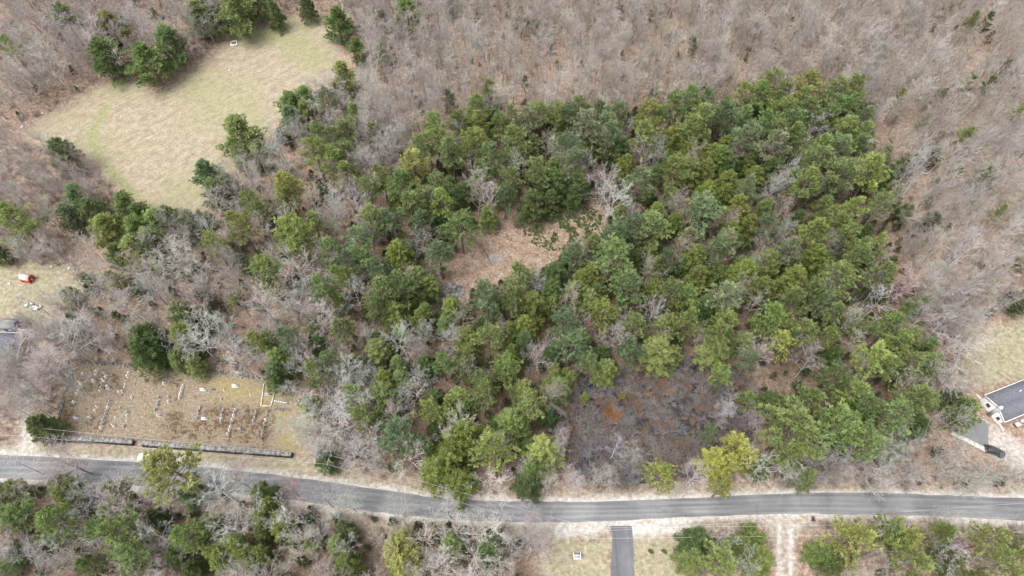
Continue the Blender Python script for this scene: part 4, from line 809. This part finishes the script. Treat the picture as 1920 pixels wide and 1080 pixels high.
A1 = """538,187,0s 527,220,0l 402,215,0s 508,290,0s 645,222,1o 635,250,0s 612,285,0o 598,315,1s 592,355,1s 573,388,0s 655,350,0t 663,368,1b 375,315,0o 362,345,0s 352,380,0s 340,415,0s 310,505,0s 868,212,0s 857,240,0s 830,318,0l 822,345,0l 800,390,0s 787,435,1s 762,392,0l 547,550,0t 527,588,0s 470,658,1b 335,665,1b 350,675,1b 675,492,1s 665,525,1s 655,560,0s 640,590,1s 632,620,1s 622,660,1s 612,690,1s 600,725,1s 588,765,0s 735,660,0s 713,742,0o 785,560,1s 855,605,1t 850,640,0s 842,690,0l 820,745,1s 897,455,0s 1245,268,1l 1225,312,0s 1178,460,1t 1168,500,1s 1158,530,1s 1135,580,1s 1272,455,1s 1268,498,0s 1175,640,1b 1275,752,1l"""
A2 = """122,330,0s 113,355,0s 106,383,0s 99,410,0s 92,435,0s 85,460,0s 322,377,0b 415,377,2b 535,380,0l 650,340,0b 803,430,0l 982,425,1b 387,268,2s 510,468,1l 296,560,1s 288,592,2s 278,622,1s 248,660,1s 264,665,1s 335,670,0b 533,575,1s 524,610,2s 518,642,1s 511,675,0s 507,705,1s 655,575,0s 645,605,1s 635,640,0s 622,680,0s 610,715,1s 600,752,0s 590,790,0s 578,830,0t 748,597,2b 695,775,1s 712,782,1t 865,600,1s 858,632,2s 850,662,1s 840,695,1s 978,600,1s 970,640,1s 962,680,0s 951,720,1s 944,757,2s 934,800,1s 926,835,1s 918,870,2s"""
GR = []
for ox, lst in ((80, A1), (320, A2)):
    for q in lst.split():
        X, Y, c = q.split(','); u, v = ox + float(X) / 5.4, 660 + float(Y) / 5.4; mi = int(c[0]); sh = c[1]; p = px(u, v, .5); rs2 = random.Random(int(float(X) * 7 + float(Y)))
        rz = R(68) + rs2.gauss(0, .12) if sh in 'stl' else rs2.gauss(0, .08)
        e = empty('gravestone', (p[0], p[1], 0), rz); tm, bm_ = GK[(mi, sh)]; a = new('tablet', tm, e); new('base', bm_, e); a.rotation_euler = (rs2.gauss(0, .06), rs2.gauss(0, .05), 0)
        s = rs2.uniform(.66, .95) * (1.0 if sh in 'bo' else 1.15); e.scale = (s, s, s); tag(e, None, 'gravestone', 'gravestones in the old cemetery')
        GR.append((e, {'s': 'upright headstone', 't': 'tall headstone', 'l': 'small headstone', 'b': 'wide monument', 'o': 'tapered obelisk'}[sh], u, v, ['white', 'grey', 'dark slate'][mi], 3))
KERB = plain('pale_kerb', (.56,.54,.49), .8, .15, 3)
c0 = px(501, 745); m = MB()
q = [px(495,722), px(491,751), px(490,761), px(508,762), px(515,738), px(518,722)]
for a, b in zip(q[:-1], q[1:]):
    d = b - a; mid = (a + b) / 2 - c0; m.box((mid.x, mid.y, .12), (d.length - .22, .2, .3), math.atan2(d.y, d.x))
for a in q: m.box((a.x - c0.x, a.y - c0.y, .2), (.26, .26, .5))
tag(new('plot_kerb', m.mesh('plot_kerb', KERB), None, c0), 'cream stone kerb with corner posts framing a mossy grave plot', 'kerb')
for i in range(7):
    u = 516 + i * 3.6; v = 752.5 + i * .6; p = px(u, v, .3)
    mm = GK[(0, 'l')][0] if False else None
    e = new('marker_post', (MB().box((0, 0, .3), (.26, .26, .7)).poly_prism([(-.15,-.15),(.15,-.15),(.15,.15),(-.15,.15)], .65, .72)).mesh('marker_post', GST[0]), None, (p[0], p[1], 0))
    tag(e, '%s small white marker post from the left in the row beside the kerbed plot' % ['first','second','third','fourth','fifth','sixth','seventh'][i], 'post', 'white marker posts')

# ------------------------------------------------------------ poles, wires
WOOD = plain('pole_wood', (.42,.36,.30), .85, .2, 3); WIRE = plain('wire', (.55,.55,.54), .5, .1); DARKM = plain('dark_metal', (.03,.03,.032), .5, .2)
POLES = []
def pole(u, v, hh, rz, label):
    b = px(u, v); e = empty('utility_pole', b, rz); new('shaft', MB().poly_tube([(0, 0, -.3), (0, 0, hh * .5), (0, 0, hh)], .17, .11, 9).mesh('shaft', WOOD), e)
    new('crossarm', MB().box((0, .16, hh - .5), (2.3, .11, .13)).mesh('crossarm', WOOD), e)
    for x in (-1.05, -.35, .35, 1.05): new('insulator', MB().poly_tube([(x, .16, hh - .435), (x, .16, hh - .35), (x, .16, hh - .22)], .06, .035, 7).mesh('insulator', plain('porcelain', (.6,.6,.58), .3, .05)), e)
    tag(e, label, 'utility pole', 'utility poles'); POLES.append((b, hh, rz)); return e
pole(90, 830, 8.6, R(87), 'leaning looking wooden utility pole by the left end of the cemetery wall')
pole(632, 881, 8.6, R(83), 'wooden utility pole on the verge right of the cemetery')
pole(1104, 1015, 9.5, R(90), 'wooden utility pole between the white bench lawn and the road')
def wire(A, B_, sag, label, r=.02):
    A, B_ = Vector(A), Vector(B_); c = A; pts = []
    for i in range(17):
        t = i / 16; q = A.lerp(B_, t) - c; pts.append((q.x, q.y, q.z - sag * 4 * t * (1 - t)))
    return tag(new('power_line', MB().poly_tube(pts, r, r, 4, False).mesh('power_line', WIRE), None, c), label, 'wire', 'overhead wires')
def ptop(i, x, dz=-.22):
    b, hh, rz = POLES[i]; return (b.x + x * math.cos(rz) - .16 * math.sin(rz), b.y + x * math.sin(rz) + .16 * math.cos(rz), hh + dz)
ends_r = px(2080, 985, 9); ends_l = px(-120, 800, 8.4)
for k, x in enumerate((-1.05, 1.05)):
    w_ = ['nearer', 'farther'][k]
    wire(tuple(ends_l + Vector((0, x, 0))), ptop(0, x), .4, '%s overhead wire left of the leftmost utility pole' % w_)
    wire(ptop(0, x), ptop(1, x), .9, '%s overhead wire running along the cemetery wall' % w_)
    wire(ptop(1, x), ptop(2, x), .9, '%s overhead wire crossing above the curving road' % w_)
    wire(ptop(2, x), tuple(ends_r + Vector((0, x, 0))), .8, '%s overhead wire running right above the road edge' % w_)
wire(ptop(2, .35), tuple(px(1960, 940, 7)), 1.2, 'single overhead wire crossing the road toward the right house')

# ------------------------------------------------------------ vehicles
def car(u, v, rz, col, label):
    b = px(u, v, .6); e = empty('parked_car', (b.x, b.y, 0), rz); paint = plain('car_paint', col, .3, .05, spec=.6, bump=0); glass = plain('car_glass', (.03,.035,.04), .1, .1, spec=.6, bump=0); tyre = plain('tyre_rubber', (.02,.02,.02), .9, .2); rim = plain('wheel_rim', (.5,.5,.5), .3, .05, metal=.8)
    def loft(secs, mat, nm):   # secs: (x, halfwidth, z0, z1)
        V = []
        for x, hw, z0, z1 in secs:
            V += [(x, -hw * .96, z0), (x, -hw, z0 + (z1 - z0) * .35), (x, -hw * .93, z1 - .06), (x, -hw * .8, z1), (x, hw * .8, z1), (x, hw * .93, z1 - .06), (x, hw, z0 + (z1 - z0) * .35), (x, hw * .96, z0)]
        n = len(secs); F = [[i * 8 + k, i * 8 + (k + 1) % 8, (i + 1) * 8 + (k + 1) % 8, (i + 1) * 8 + k] for i in range(n - 1) for k in range(8)]
        m_ = MB(); m_.add(V, F); m_.f.append(np.array([[7,6,5,4,3,2,1,0]])); m_.f.append(np.array([[(n-1)*8 + k for k in range(8)]])); return new(nm, m_.mesh(nm, mat), e)
    loft([(-2.32,.72,.4,.78),(-2.15,.86,.32,.95),(-1.4,.9,.3,1.02),(.6,.9,.3,1.02),(1.6,.89,.3,.92),(2.15,.82,.34,.8),(2.33,.66,.42,.68)], paint, 'body')
    loft([(-1.95,.72,.98,1.03),(-1.35,.74,.98,1.42),(.1,.74,.98,1.42),(1.0,.74,.96,1.02)], glass, 'window')
    loft([(-1.3,.66,1.425,1.47),(-.9,.68,1.425,1.51),(-.2,.68,1.425,1.51),(.05,.66,1.425,1.47)], paint, 'roof')
    for x in (-1.4, 1.42):
        for s in (-1, 1):
            wv = new('wheel', MB().poly_tube([(x, s * .7, .33), (x, s * .8, .33), (x, s * .92, .33)], .33, .33, 14).mesh('wheel', tyre), e)
            new('rim', MB().poly_tube([(x, s * .9, .33), (x, s * .925, .33), (x, s * .94, .33)], .2, .17, 10).mesh('rim', rim), wv)
    for s in (-1, 1):
        new('headlight', MB().box((2.2, s * .58, .68), (.16, .3, .12)).mesh('headlight', plain('lamp_glass', (.8,.8,.78), .1, .02)), e)
        new('tail_light', MB().box((-2.26, s * .62, .78), (.12, .26, .12)).mesh('tail_light', plain('red_lamp', (.35,.02,.02), .2, .05)), e)
        new('mirror', MB().box((.75, s * .98, .98), (.14, .2, .12)).mesh('mirror', paint), e)
    tag(e, label, 'car', 'parked cars'); return e
car(277, 858, R(176), (.82,.82,.82), 'white car on the road verge half hidden by a big yellow green pine')
car(1865, 846, R(-24), (.035,.037,.042), 'black car parked on the gravel below the right house')

# ------------------------------------------------------------ buildings
SHING = plain('grey_shingles', (.125,.13,.15), .9, .25, 2.2, bump=.5); WHT = plain('white_siding', (.80,.80,.79), .6, .04, 2); TRIM = plain('white_trim', (.82,.82,.81), .5, .03)
GLS = plain('window_glass', (.05,.06,.07), .1, .1, spec=.6); CONC = plain('concrete', (.5,.5,.49), .8, .15, 2); BRK = plain('chimney_block', (.38,.37,.36), .9, .2, 3)
def gable(e, L, Wd, hh, rise, wall, roof, over=.35, trim=TRIM, th=.14):
    """building along local +x from 0..L, y from 0..Wd"""
    m_ = MB(); V = [(0,0,0),(L,0,0),(L,Wd,0),(0,Wd,0),(0,0,hh),(L,0,hh),(L,Wd,hh),(0,Wd,hh),(0,Wd/2,hh+rise),(L,Wd/2,hh+rise)]
    m_.add(V, [[0,1,5,4],[2,3,7,6]]); m_.f.append(np.array([[3,0,4,8,7]])); m_.f.append(np.array([[1,2,6,9,5]])); m_.f.append(np.array([[4,5,9,8],[6,7,8,9]])); new('wall', m_.mesh('wall', wall), e)
    r_ = MB(); s = rise / (Wd / 2); f = []
    for sg in (0, 1):
        ya = -over if sg == 0 else Wd + over; za = hh - over * s; yr = Wd / 2; zr = hh + rise
        P_ = [(-over, ya, za + .03), (L + over, ya, za + .03), (L + over, yr, zr + .03), (-over, yr, zr + .03)]
        V = P_ + [(x, y, z + th) for x, y, z in P_]; r_.add(V, [[0,1,2,3],[4,5,6,7],[0,1,5,4],[1,2,6,5],[2,3,7,6],[3,0,4,7]])
    rf = new('roof', r_.mesh('roof', roof), e)
    t_ = MB()
    for x in (-over - .07, L + over + .07):
        for sg in (0, 1):
            ya = -over if sg == 0 else Wd + over; za = hh - over * s
            t_.add([(x - .05, ya, za - .08), (x + .05, ya, za - .08), (x + .05, Wd / 2, hh + rise - .08), (x - .05, Wd / 2, hh + rise - .08)] + [(x - .05, ya, za + th + .06), (x + .05, ya, za + th + .06), (x + .05, Wd / 2, hh + rise + th + .06), (x - .05, Wd / 2, hh + rise + th + .06)], [[0,3,2,1],[4,5,6,7],[0,1,5,4],[1,2,6,5],[2,3,7,6],[3,0,4,7]])
    for ya in (-over - .06, Wd + over + .06): t_.box((L / 2, ya, hh - over * s + .06), (L + 2 * over, .12, .2))
    new('fascia', t_.mesh('fascia', trim), rf)
    return rf
def win(e, x, y, z, w_, h_, facing, nm='window'):
    # facing: 'x' wall normal along -x ; 'y' wall normal along -y
    d = (.06, w_ + .2, h_ + .2) if facing == 'x' else (w_ + .2, .06, h_ + .2); f = new(nm, MB().box((x, y, z), d).mesh('frame', TRIM), e)
    d2 = (.03, w_, h_) if facing == 'x' else (w_, .03, h_); off = (-.04, 0, 0) if facing == 'x' else (0, -.04, 0)
    new('pane', MB().box((x + off[0], y + off[1], z), d2).mesh('pane', GLS), f)
# right house: gable wall from A to B
A = px(1836.5, 751); B_ = px(1870, 796); dAB = B_ - A; wd = dAB.length; rz = math.atan2(-dAB.y, -dAB.x) - R(90)
e = empty('house', B_, rz)     # local y runs B->A, local x runs into the house (to the right)
print('house rz', math.degrees(rz), 'width', wd)
rf = gable(e, 16, wd, 3.0, 1.25, WHT, SHING, .3)
new('vent', MB().poly_tube([(7.5, wd * .72, 3.5), (7.5, wd * .72, 4.2), (7.5, wd * .72, 4.5)], .12, .12, 8).mesh('vent', TRIM), rf)
new('chimney', MB().box((-.45, wd * .42, 2.4), (.7, .8, 4.8)).box((-.45, wd * .42, 4.88), (.9, 1.0, .15)).mesh('chimney', BRK), e)
new('chimney_cap', MB().poly_tube([(-.45, wd * .42, 4.9), (-.45, wd * .42, 5.2), (-.45, wd * .42, 5.5)], .3, .3, 10).mesh('chimney_cap', TRIM), e)
win(e, -.04, wd * .7, 1.6, .9, 1.1, 'x'); win(e, -.04, wd * .16, 1.6, .7, 1.1, 'x')
for x in (2.5, 6, 11): win(e, x, -.04, 1.6, 1.1, 1.2, 'y')
dr = new('door', MB().box((8.5, -.045, 1.05), (.95, .07, 2.1)).mesh('door', plain('door_paint', (.35,.1,.08), .5, .05)), e); new('handle', MB().sphere((8.85, -.12, 1.05), (.05, .05, .05), 8, 5).mesh('handle', DARKM), dr)
tag(e, 'white single storey house with dark grey shingle roof at the right edge', 'house')
def rail(a, b, label, hh=1.0):
    A_, B2 = px(*a), px(*b); d = B2 - A_; L = d.length; m_ = MB(); ee = empty('rail_fence', A_, math.atan2(d.y, d.x))
    new('rail', m_.box((L / 2, 0, hh), (L, .1, .1)).box((L / 2, 0, hh * .5), (L, .06, .08)).mesh('rail', TRIM), ee)
    for k in range(4): new('post', MB().box((L * k / 3, 0, hh / 2 - .02), (.14, .14, hh + .1)).mesh('post', TRIM), ee)
    tag(ee, label, 'fence')
rail((1828, 742), (1835.5, 750), 'short white rail at the upper left corner of the right house'); rail((1871, 798), (1877, 809), 'short white rail below the lower corner of the right house')
def wallx(a, b, wd_, hh, mat, nm, label, cat):
    A_, B2 = px(*a), px(*b); d = B2 - A_; m_ = MB(); n = max(2, int(d.length / 1.2)); l = d.length / n
    for k in range(n): m_.box((l * (k + .5), 0, hh / 2), (l * .98, wd_, hh + .1))
    return tag(new(nm, m_.mesh(nm, mat), None, A_, math.atan2(d.y, d.x)), label, cat)
wallx((1781.5, 812), (1846, 845), 1.0, .7, plain('retaining_block', (.56,.54,.5), .9, .2, 2), 'retaining_wall', 'pale block retaining wall along the lower edge of the grey parking pad', 'wall')
wallx((1818, 777), (1853, 792), .15, .35, CONC, 'kerb', 'thin white kerb along the upper edge of the parking pad', 'kerb')
for i, (u, v, s, l) in enumerate([(1906, 797, .9, 'brown box left of two beside the lower wall of the right house'), (1915, 790, .7, 'small brown box farther right beside the lower wall of the right house')]):
    q = px(u, v); rr_ = rz; e2 = empty('crate', q, rr_); new('body', MB().box((0, 0, s * .4), (s * 1.5, s, s * .8)).mesh('body', plain('crate_wood', (.25,.17,.12), .9, .2)), e2); new('lid', MB().box((0, 0, s * .83), (s * 1.6, s * 1.1, .08)).mesh('lid', CONC), e2); tag(e2, l, 'crate')
# left house
A = px(30, 686); e = empty('house', px(-60, 676), R(-3)); L_ = (px(38, 686) - px(-60, 676)).length
gable(e, L_, 6.8, 2.4, .9, plain('tan_siding', (.42,.36,.3), .8, .1), plain('slate_shingles', (.13,.14,.165), .9, .2, 2.2, bump=.5), .3)
for x in (3, 7, 11): win(e, x, -.04, 1.4, 1.1, 1.1, 'y')
win(e, L_ + .04, 3, 1.4, 1, 1.1, 'x'); tag(e, 'low tan house with slate grey roof at the left edge behind pink branches', 'house')
# blue shed
e = empty('shed', px(12, 622), R(-2)); BLU = plain('navy_boards', (.02,.045,.16), .6, .15)
gable(e, 3.3, 2.4, 2.2, .7, BLU, plain('weathered_grey_roof', (.20,.195,.19), .8, .15), .2, trim=BLU)
dd = new('door', MB().box((1.8, -.03, .98), (1.3, .05, 1.9)).mesh('door', TRIM), e); new('handle', MB().sphere((2.2, -.09, 1), (.05, .05, .05), 6, 4).mesh('handle', DARKM), dd)
tag(e, 'small navy blue shed with grey roof above the left house', 'shed')
# red shed with gambrel metal roof
A = px(42, 529); e = empty('shed', A, R(-12)); REDP = plain('red_boards', (.50,.035,.02), .6, .12); MET = plain('pale_metal_roof', (.50,.47,.44), .4, .08, metal=.2)
L_, Wd = 3.4, 2.6; prof = [(0, 0), (0, 1.7), (.5, 2.5), (1.3, 2.9), (2.1, 2.5), (2.6, 1.7), (2.6, 0)]; m = MB(); k = len(prof)
m.add([(0, y, z) for y, z in prof] + [(L_, y, z) for y, z in prof], [[0, 1, k + 1, k], [k - 2, k - 1, 2 * k - 1, 2 * k - 2]]); m.f.append(np.array([list(range(k))])); m.f.append(np.array([[k + i for i in range(k)][::-1]])); new('wall', m.mesh('wall', REDP), e)
m = MB()
for (y0, z0), (y1, z1) in zip(prof[1:5], prof[2:6]):
    V = [(-.12, y0, z0 + .02), (L_ + .12, y0, z0 + .02), (L_ + .12, y1, z1 + .02), (-.12, y1, z1 + .02)]; m.add(V + [(x, y + (.04 if y > 1.3 else -.04), z + .08) for x, y, z in V], [[0,1,2,3],[4,5,6,7],[0,1,5,4],[1,2,6,5],[2,3,7,6],[3,0,4,7]])
e.scale = (.78,) * 3; new('roof', m.mesh('roof', MET), e); dd = new('door', MB().box((L_ + .03, 1.3, .85), (.05, 1.3, 1.6)).mesh('door', plain('red_door', (.42,.03,.02), .6, .1)), e)
new('handle', MB().sphere((L_ + .09, 1.7, .9), (.05, .05, .05), 6, 4).mesh('handle', DARKM), dd); new('cross_brace', MB().tubes([(L_ + .07, .75, .15), (L_ + .07, 1.85, .15)], [(L_ + .07, 1.85, 1.55), (L_ + .07, .75, 1.55)], .05, .05, 4).mesh('cross_brace', TRIM), dd)
tag(e, 'small bright red shed with pale curved roof on the left lawn', 'shed')
# dark platform + white deck by left house
q = px(47, 612); e = empty('platform', q, R(-5)); new('top', MB().box((0, 0, .5), (2.6, 2.2, .12)).mesh('top', plain('dark_deck', (.07,.08,.09), .7, .2)), e)
for x in (-1.15, 1.15):
    for y in (-.95, .95): new('leg', MB().box((x, y, .22), (.12, .12, .46)).mesh('leg', DARKM), e)
tag(e, 'dark flat platform beside the navy blue shed', 'platform')
q = px(50, 629); e = empty('deck', q, R(-4)); new('floor', MB().box((0, 0, .55), (5, 1.9, .14)).mesh('floor', plain('pale_deck_boards', (.6,.52,.5), .7, .2, 6)), e)
for x in (-2.4, -1.2, 0, 1.2, 2.4):
    for y in (-.88, .88): new('post', MB().box((x, y, .75), (.12, .12, 1.6)).mesh('post', TRIM), e)
for y in (-.88, .88): new('railing', MB().box((0, y, 1.52), (4.9, .16, .08)).box((0, y, 1.0), (4.9, .05, .08)).mesh('railing', TRIM), e)
tag(e, 'white railed pale deck between blue shed and left house', 'deck')
PLAS = plain('white_plastic', (.82,.82,.8), .4, .03)
def chair(u, v, rz_, label):
    e2 = empty('garden_chair', px(u, v), rz_); new('seat', MB().box((0, 0, .42), (.62, .6, .06)).mesh('seat', PLAS), e2); new('backrest', MB().box((0, .3, .78), (.6, .06, .66)).mesh('backrest', PLAS), e2)
    for x in (-.27, .27):
        new('armrest', MB().box((x * 1.12, 0, .64), (.07, .56, .04)).mesh('armrest', PLAS), e2)
        for y in (-.26, .26): new('leg', MB().box((x, y, .19), (.06, .06, .4)).mesh('leg', PLAS), e2)
    e2.scale = (1.3, 1.3, 1.3); tag(e2, label, 'chair', 'white garden chairs')
chair(52, 573, .4, 'leftmost white garden chair on the left lawn'); chair(60, 571, 2.2, 'upper white garden chair of the lawn group'); chair(63, 578, 3.5, 'lower white garden chair nearest the middle of the lawn group'); chair(76, 577, 1.2, 'rightmost white garden chair on the left lawn')
q = px(70, 580); e = empty('garden_table', q); new('tabletop', MB().poly_tube([(0, 0, .7), (0, 0, .72), (0, 0, .75)], .6, .6, 16).mesh('tabletop', PLAS), e); new('leg', MB().poly_tube([(0, 0, 0), (0, 0, .4), (0, 0, .7)], .12, .06, 8).mesh('leg', PLAS), e); tag(e, 'round white garden table among white chairs on the lawn', 'table')
# lawn bench by the driveway
q = px(1082, 1044); e = empty('bench', q, R(1)); new('seat', MB().box((0, -.15, .42), (1.3, .55, .06)).mesh('seat', plain('grey_slats', (.33,.33,.37), .6, .12, 8)), e); new('backrest', MB().box((0, .2, .75), (1.3, .12, .5)).mesh('backrest', TRIM), e)
new('footboard', MB().box((0, -.52, .45), (1.55, .14, .12)).mesh('footboard', TRIM), e); new('table', MB().box((0, .55, .42), (1.2, .5, .05)).mesh('table', plain('dark_slats', (.16,.16,.17), .7, .15)), e)
for x in (-.76, .76):
    new('side_panel', MB().box((x, .1, .5), (.16, 1.6, .5)).mesh('side_panel', TRIM), e)
    for y in (-.5, .7): new('leg', MB().box((x, y, .13), (.12, .12, .3)).mesh('leg', TRIM), e)
e.scale = (.95, .95, .95); tag(e, 'white framed lawn bench with grey slats left of the paved driveway', 'bench')
# fire pit frame in the field
q = px(439, 81.5); e = empty('fire_pit', q, R(12)); m = MB()
for a in range(4):
    r_ = a * math.pi / 2; m.box((math.cos(r_) * .95, math.sin(r_) * .95, .17), (.26, 2.16 if a % 2 == 0 else 2.12, .36) if a % 2 == 0 else (1.62, .26, .36))
new('kerb', m.mesh('kerb', TRIM), e); new('ash_bed', MB().sphere((0, 0, .05), (.75, .75, .12), 10, 6, rough=.15).mesh('ash_bed', plain('ash', (.2,.13,.11), .95, .3, 5)), e)
tag(e, 'square white framed fire pit at the top of the field under pines', 'fire pit')
# mailbox
q = px(1519.5, 976); e = empty('mailbox', q, R(5)); new('post', MB().box((0, 0, .5), (.12, .12, 1.1)).mesh('post', WOOD), e)
bx = new('box', MB().poly_tube([(0, -.3, 1.2), (0, 0, 1.2), (0, .3, 1.2)], .17, .17, 12).box((0, 0, 1.1), (.34, .6, .2)).mesh('box', DARKM), e); new('flag', MB().box((.2, .1, 1.32), (.03, .06, .26)).mesh('flag', REDP), bx); e.scale = (1.6,) * 3
tag(e, 'black mailbox on a wooden post beside the dirt track entrance', 'mailbox')
# two round green shrubs right of the driveway
for u, l in ((1219, 'left of two small round green bushes right of the paved driveway'), (1244, 'right of two small round green bushes right of the paved driveway')):
    q = px(u, 1034); o = new('round_bush', KIT['L'][0][1], None, q, 0, (.17,.19,.05)); o.scale = (.11, .11, .07); tag(o, l, 'bush', 'small round bushes')

# ------------------------------------------------------------ labels that single out each tree and stone
LM = [(50,522,'the red shed'),(22,612,'the navy blue shed'),(439,81,'the white fire pit frame'),(260,828,'the gap in the cemetery wall'),(560,850,'the right end of the cemetery wall'),(850,545,'the burnt brush pile'),(1000,440,'the brown clearing'),
      (1200,790,'the dark swamp'),(1166,990,'the top of the paved driveway'),(1082,1043,'the white bench'),(1470,1030,'the dirt track'),(1880,760,'the right house'),(1865,846,'the black car'),(280,858,'the white car'),(1519,974,'the black mailbox'),
      (632,880,'the middle utility pole'),(90,830,'the left utility pole'),(0,0,'the top left photo corner'),(1919,0,'the top right photo corner'),(0,1079,'the bottom left photo corner'),(1919,1079,'the bottom right photo corner'),(960,0,"the top edge's middle"),(1440,0,"the top edge's right quarter"),
      (1919,400,"the right edge at two fifths height"),(640,1079,"the bottom edge's left third"),(330,230,'the middle of the straw field'),(747,640,'the white tree below the brush pile'),(1150,380,'the white tree above the clearing'),(1690,547,'the rosy tree right of the grove'),
      (917,178,'the lone cone shaped spruce'),(1363,862,'the golden yellow hemlock'),(1480,325,'the dead white tree in the grove')]
GL = [(260,828,'the gap in the front wall'),(501,745,'the kerbed plot'),(102,822,'the front wall\'s left end'),(549,854,'the front wall\'s right end'),(330,760,'the cemetery centre'),(140,690,'the cemetery\'s upper left corner'),(400,695,'the middle of the back wall'),(420,845,'the middle of the right front wall'),(180,826,'the middle of the left front wall')]
ORD = ['nearest','second nearest','third nearest','fourth nearest','fifth nearest','sixth nearest','seventh nearest','eighth nearest','ninth nearest','tenth nearest','eleventh nearest','twelfth nearest','thirteenth nearest','fourteenth nearest','fifteenth nearest','sixteenth nearest','seventeenth nearest','eighteenth nearest','nineteenth nearest','twentieth nearest']
DIRS = ['right of','above right of','above','above left of','left of','below left of','below','below right of']
def label_all(items, lms, form):
    tab = {}
    for i, (o, word, u, v, adj, r) in enumerate(items):
        for j, (a, b, nm) in enumerate(lms):
            dx, dy = u - a, -(v - b); d = math.hypot(dx, dy); s = int(round(math.degrees(math.atan2(dy, dx)) / 45)) % 8
            tab.setdefault((word, adj, j, s), []).append((d, i))
    best = {}
    for (word, adj, j, s), L_ in tab.items():
        L_.sort()
        for rk, (d, i) in enumerate(L_):
            if rk >= len(ORD): break
            cost = rk * 60 + d * .5; lab = '%s %s, %s %s %s' % (adj, word, ORD[rk], DIRS[s], lms[j][2])
            if len(lab.split()) > 16: continue
            if i not in best or cost < best[i][0]: best[i] = (cost, '%s %s, %s %s %s' % (adj, word, ORD[rk], DIRS[s], lms[j][2]))
    for i, it in enumerate(items):
        if i in best: it[0]['label'] = best[i][1]
        else: it[0]['label'] = '%s %s deep in the woodland' % (it[4], it[1])
label_all(TREES, LM, ''); label_all(GR, GL, ''); label_all(SH, LM, '')
print('objects', len(bpy.data.objects), 'dup labels', len(TREES) + len(GR) - len({i[0]['label'] for i in TREES + GR}))
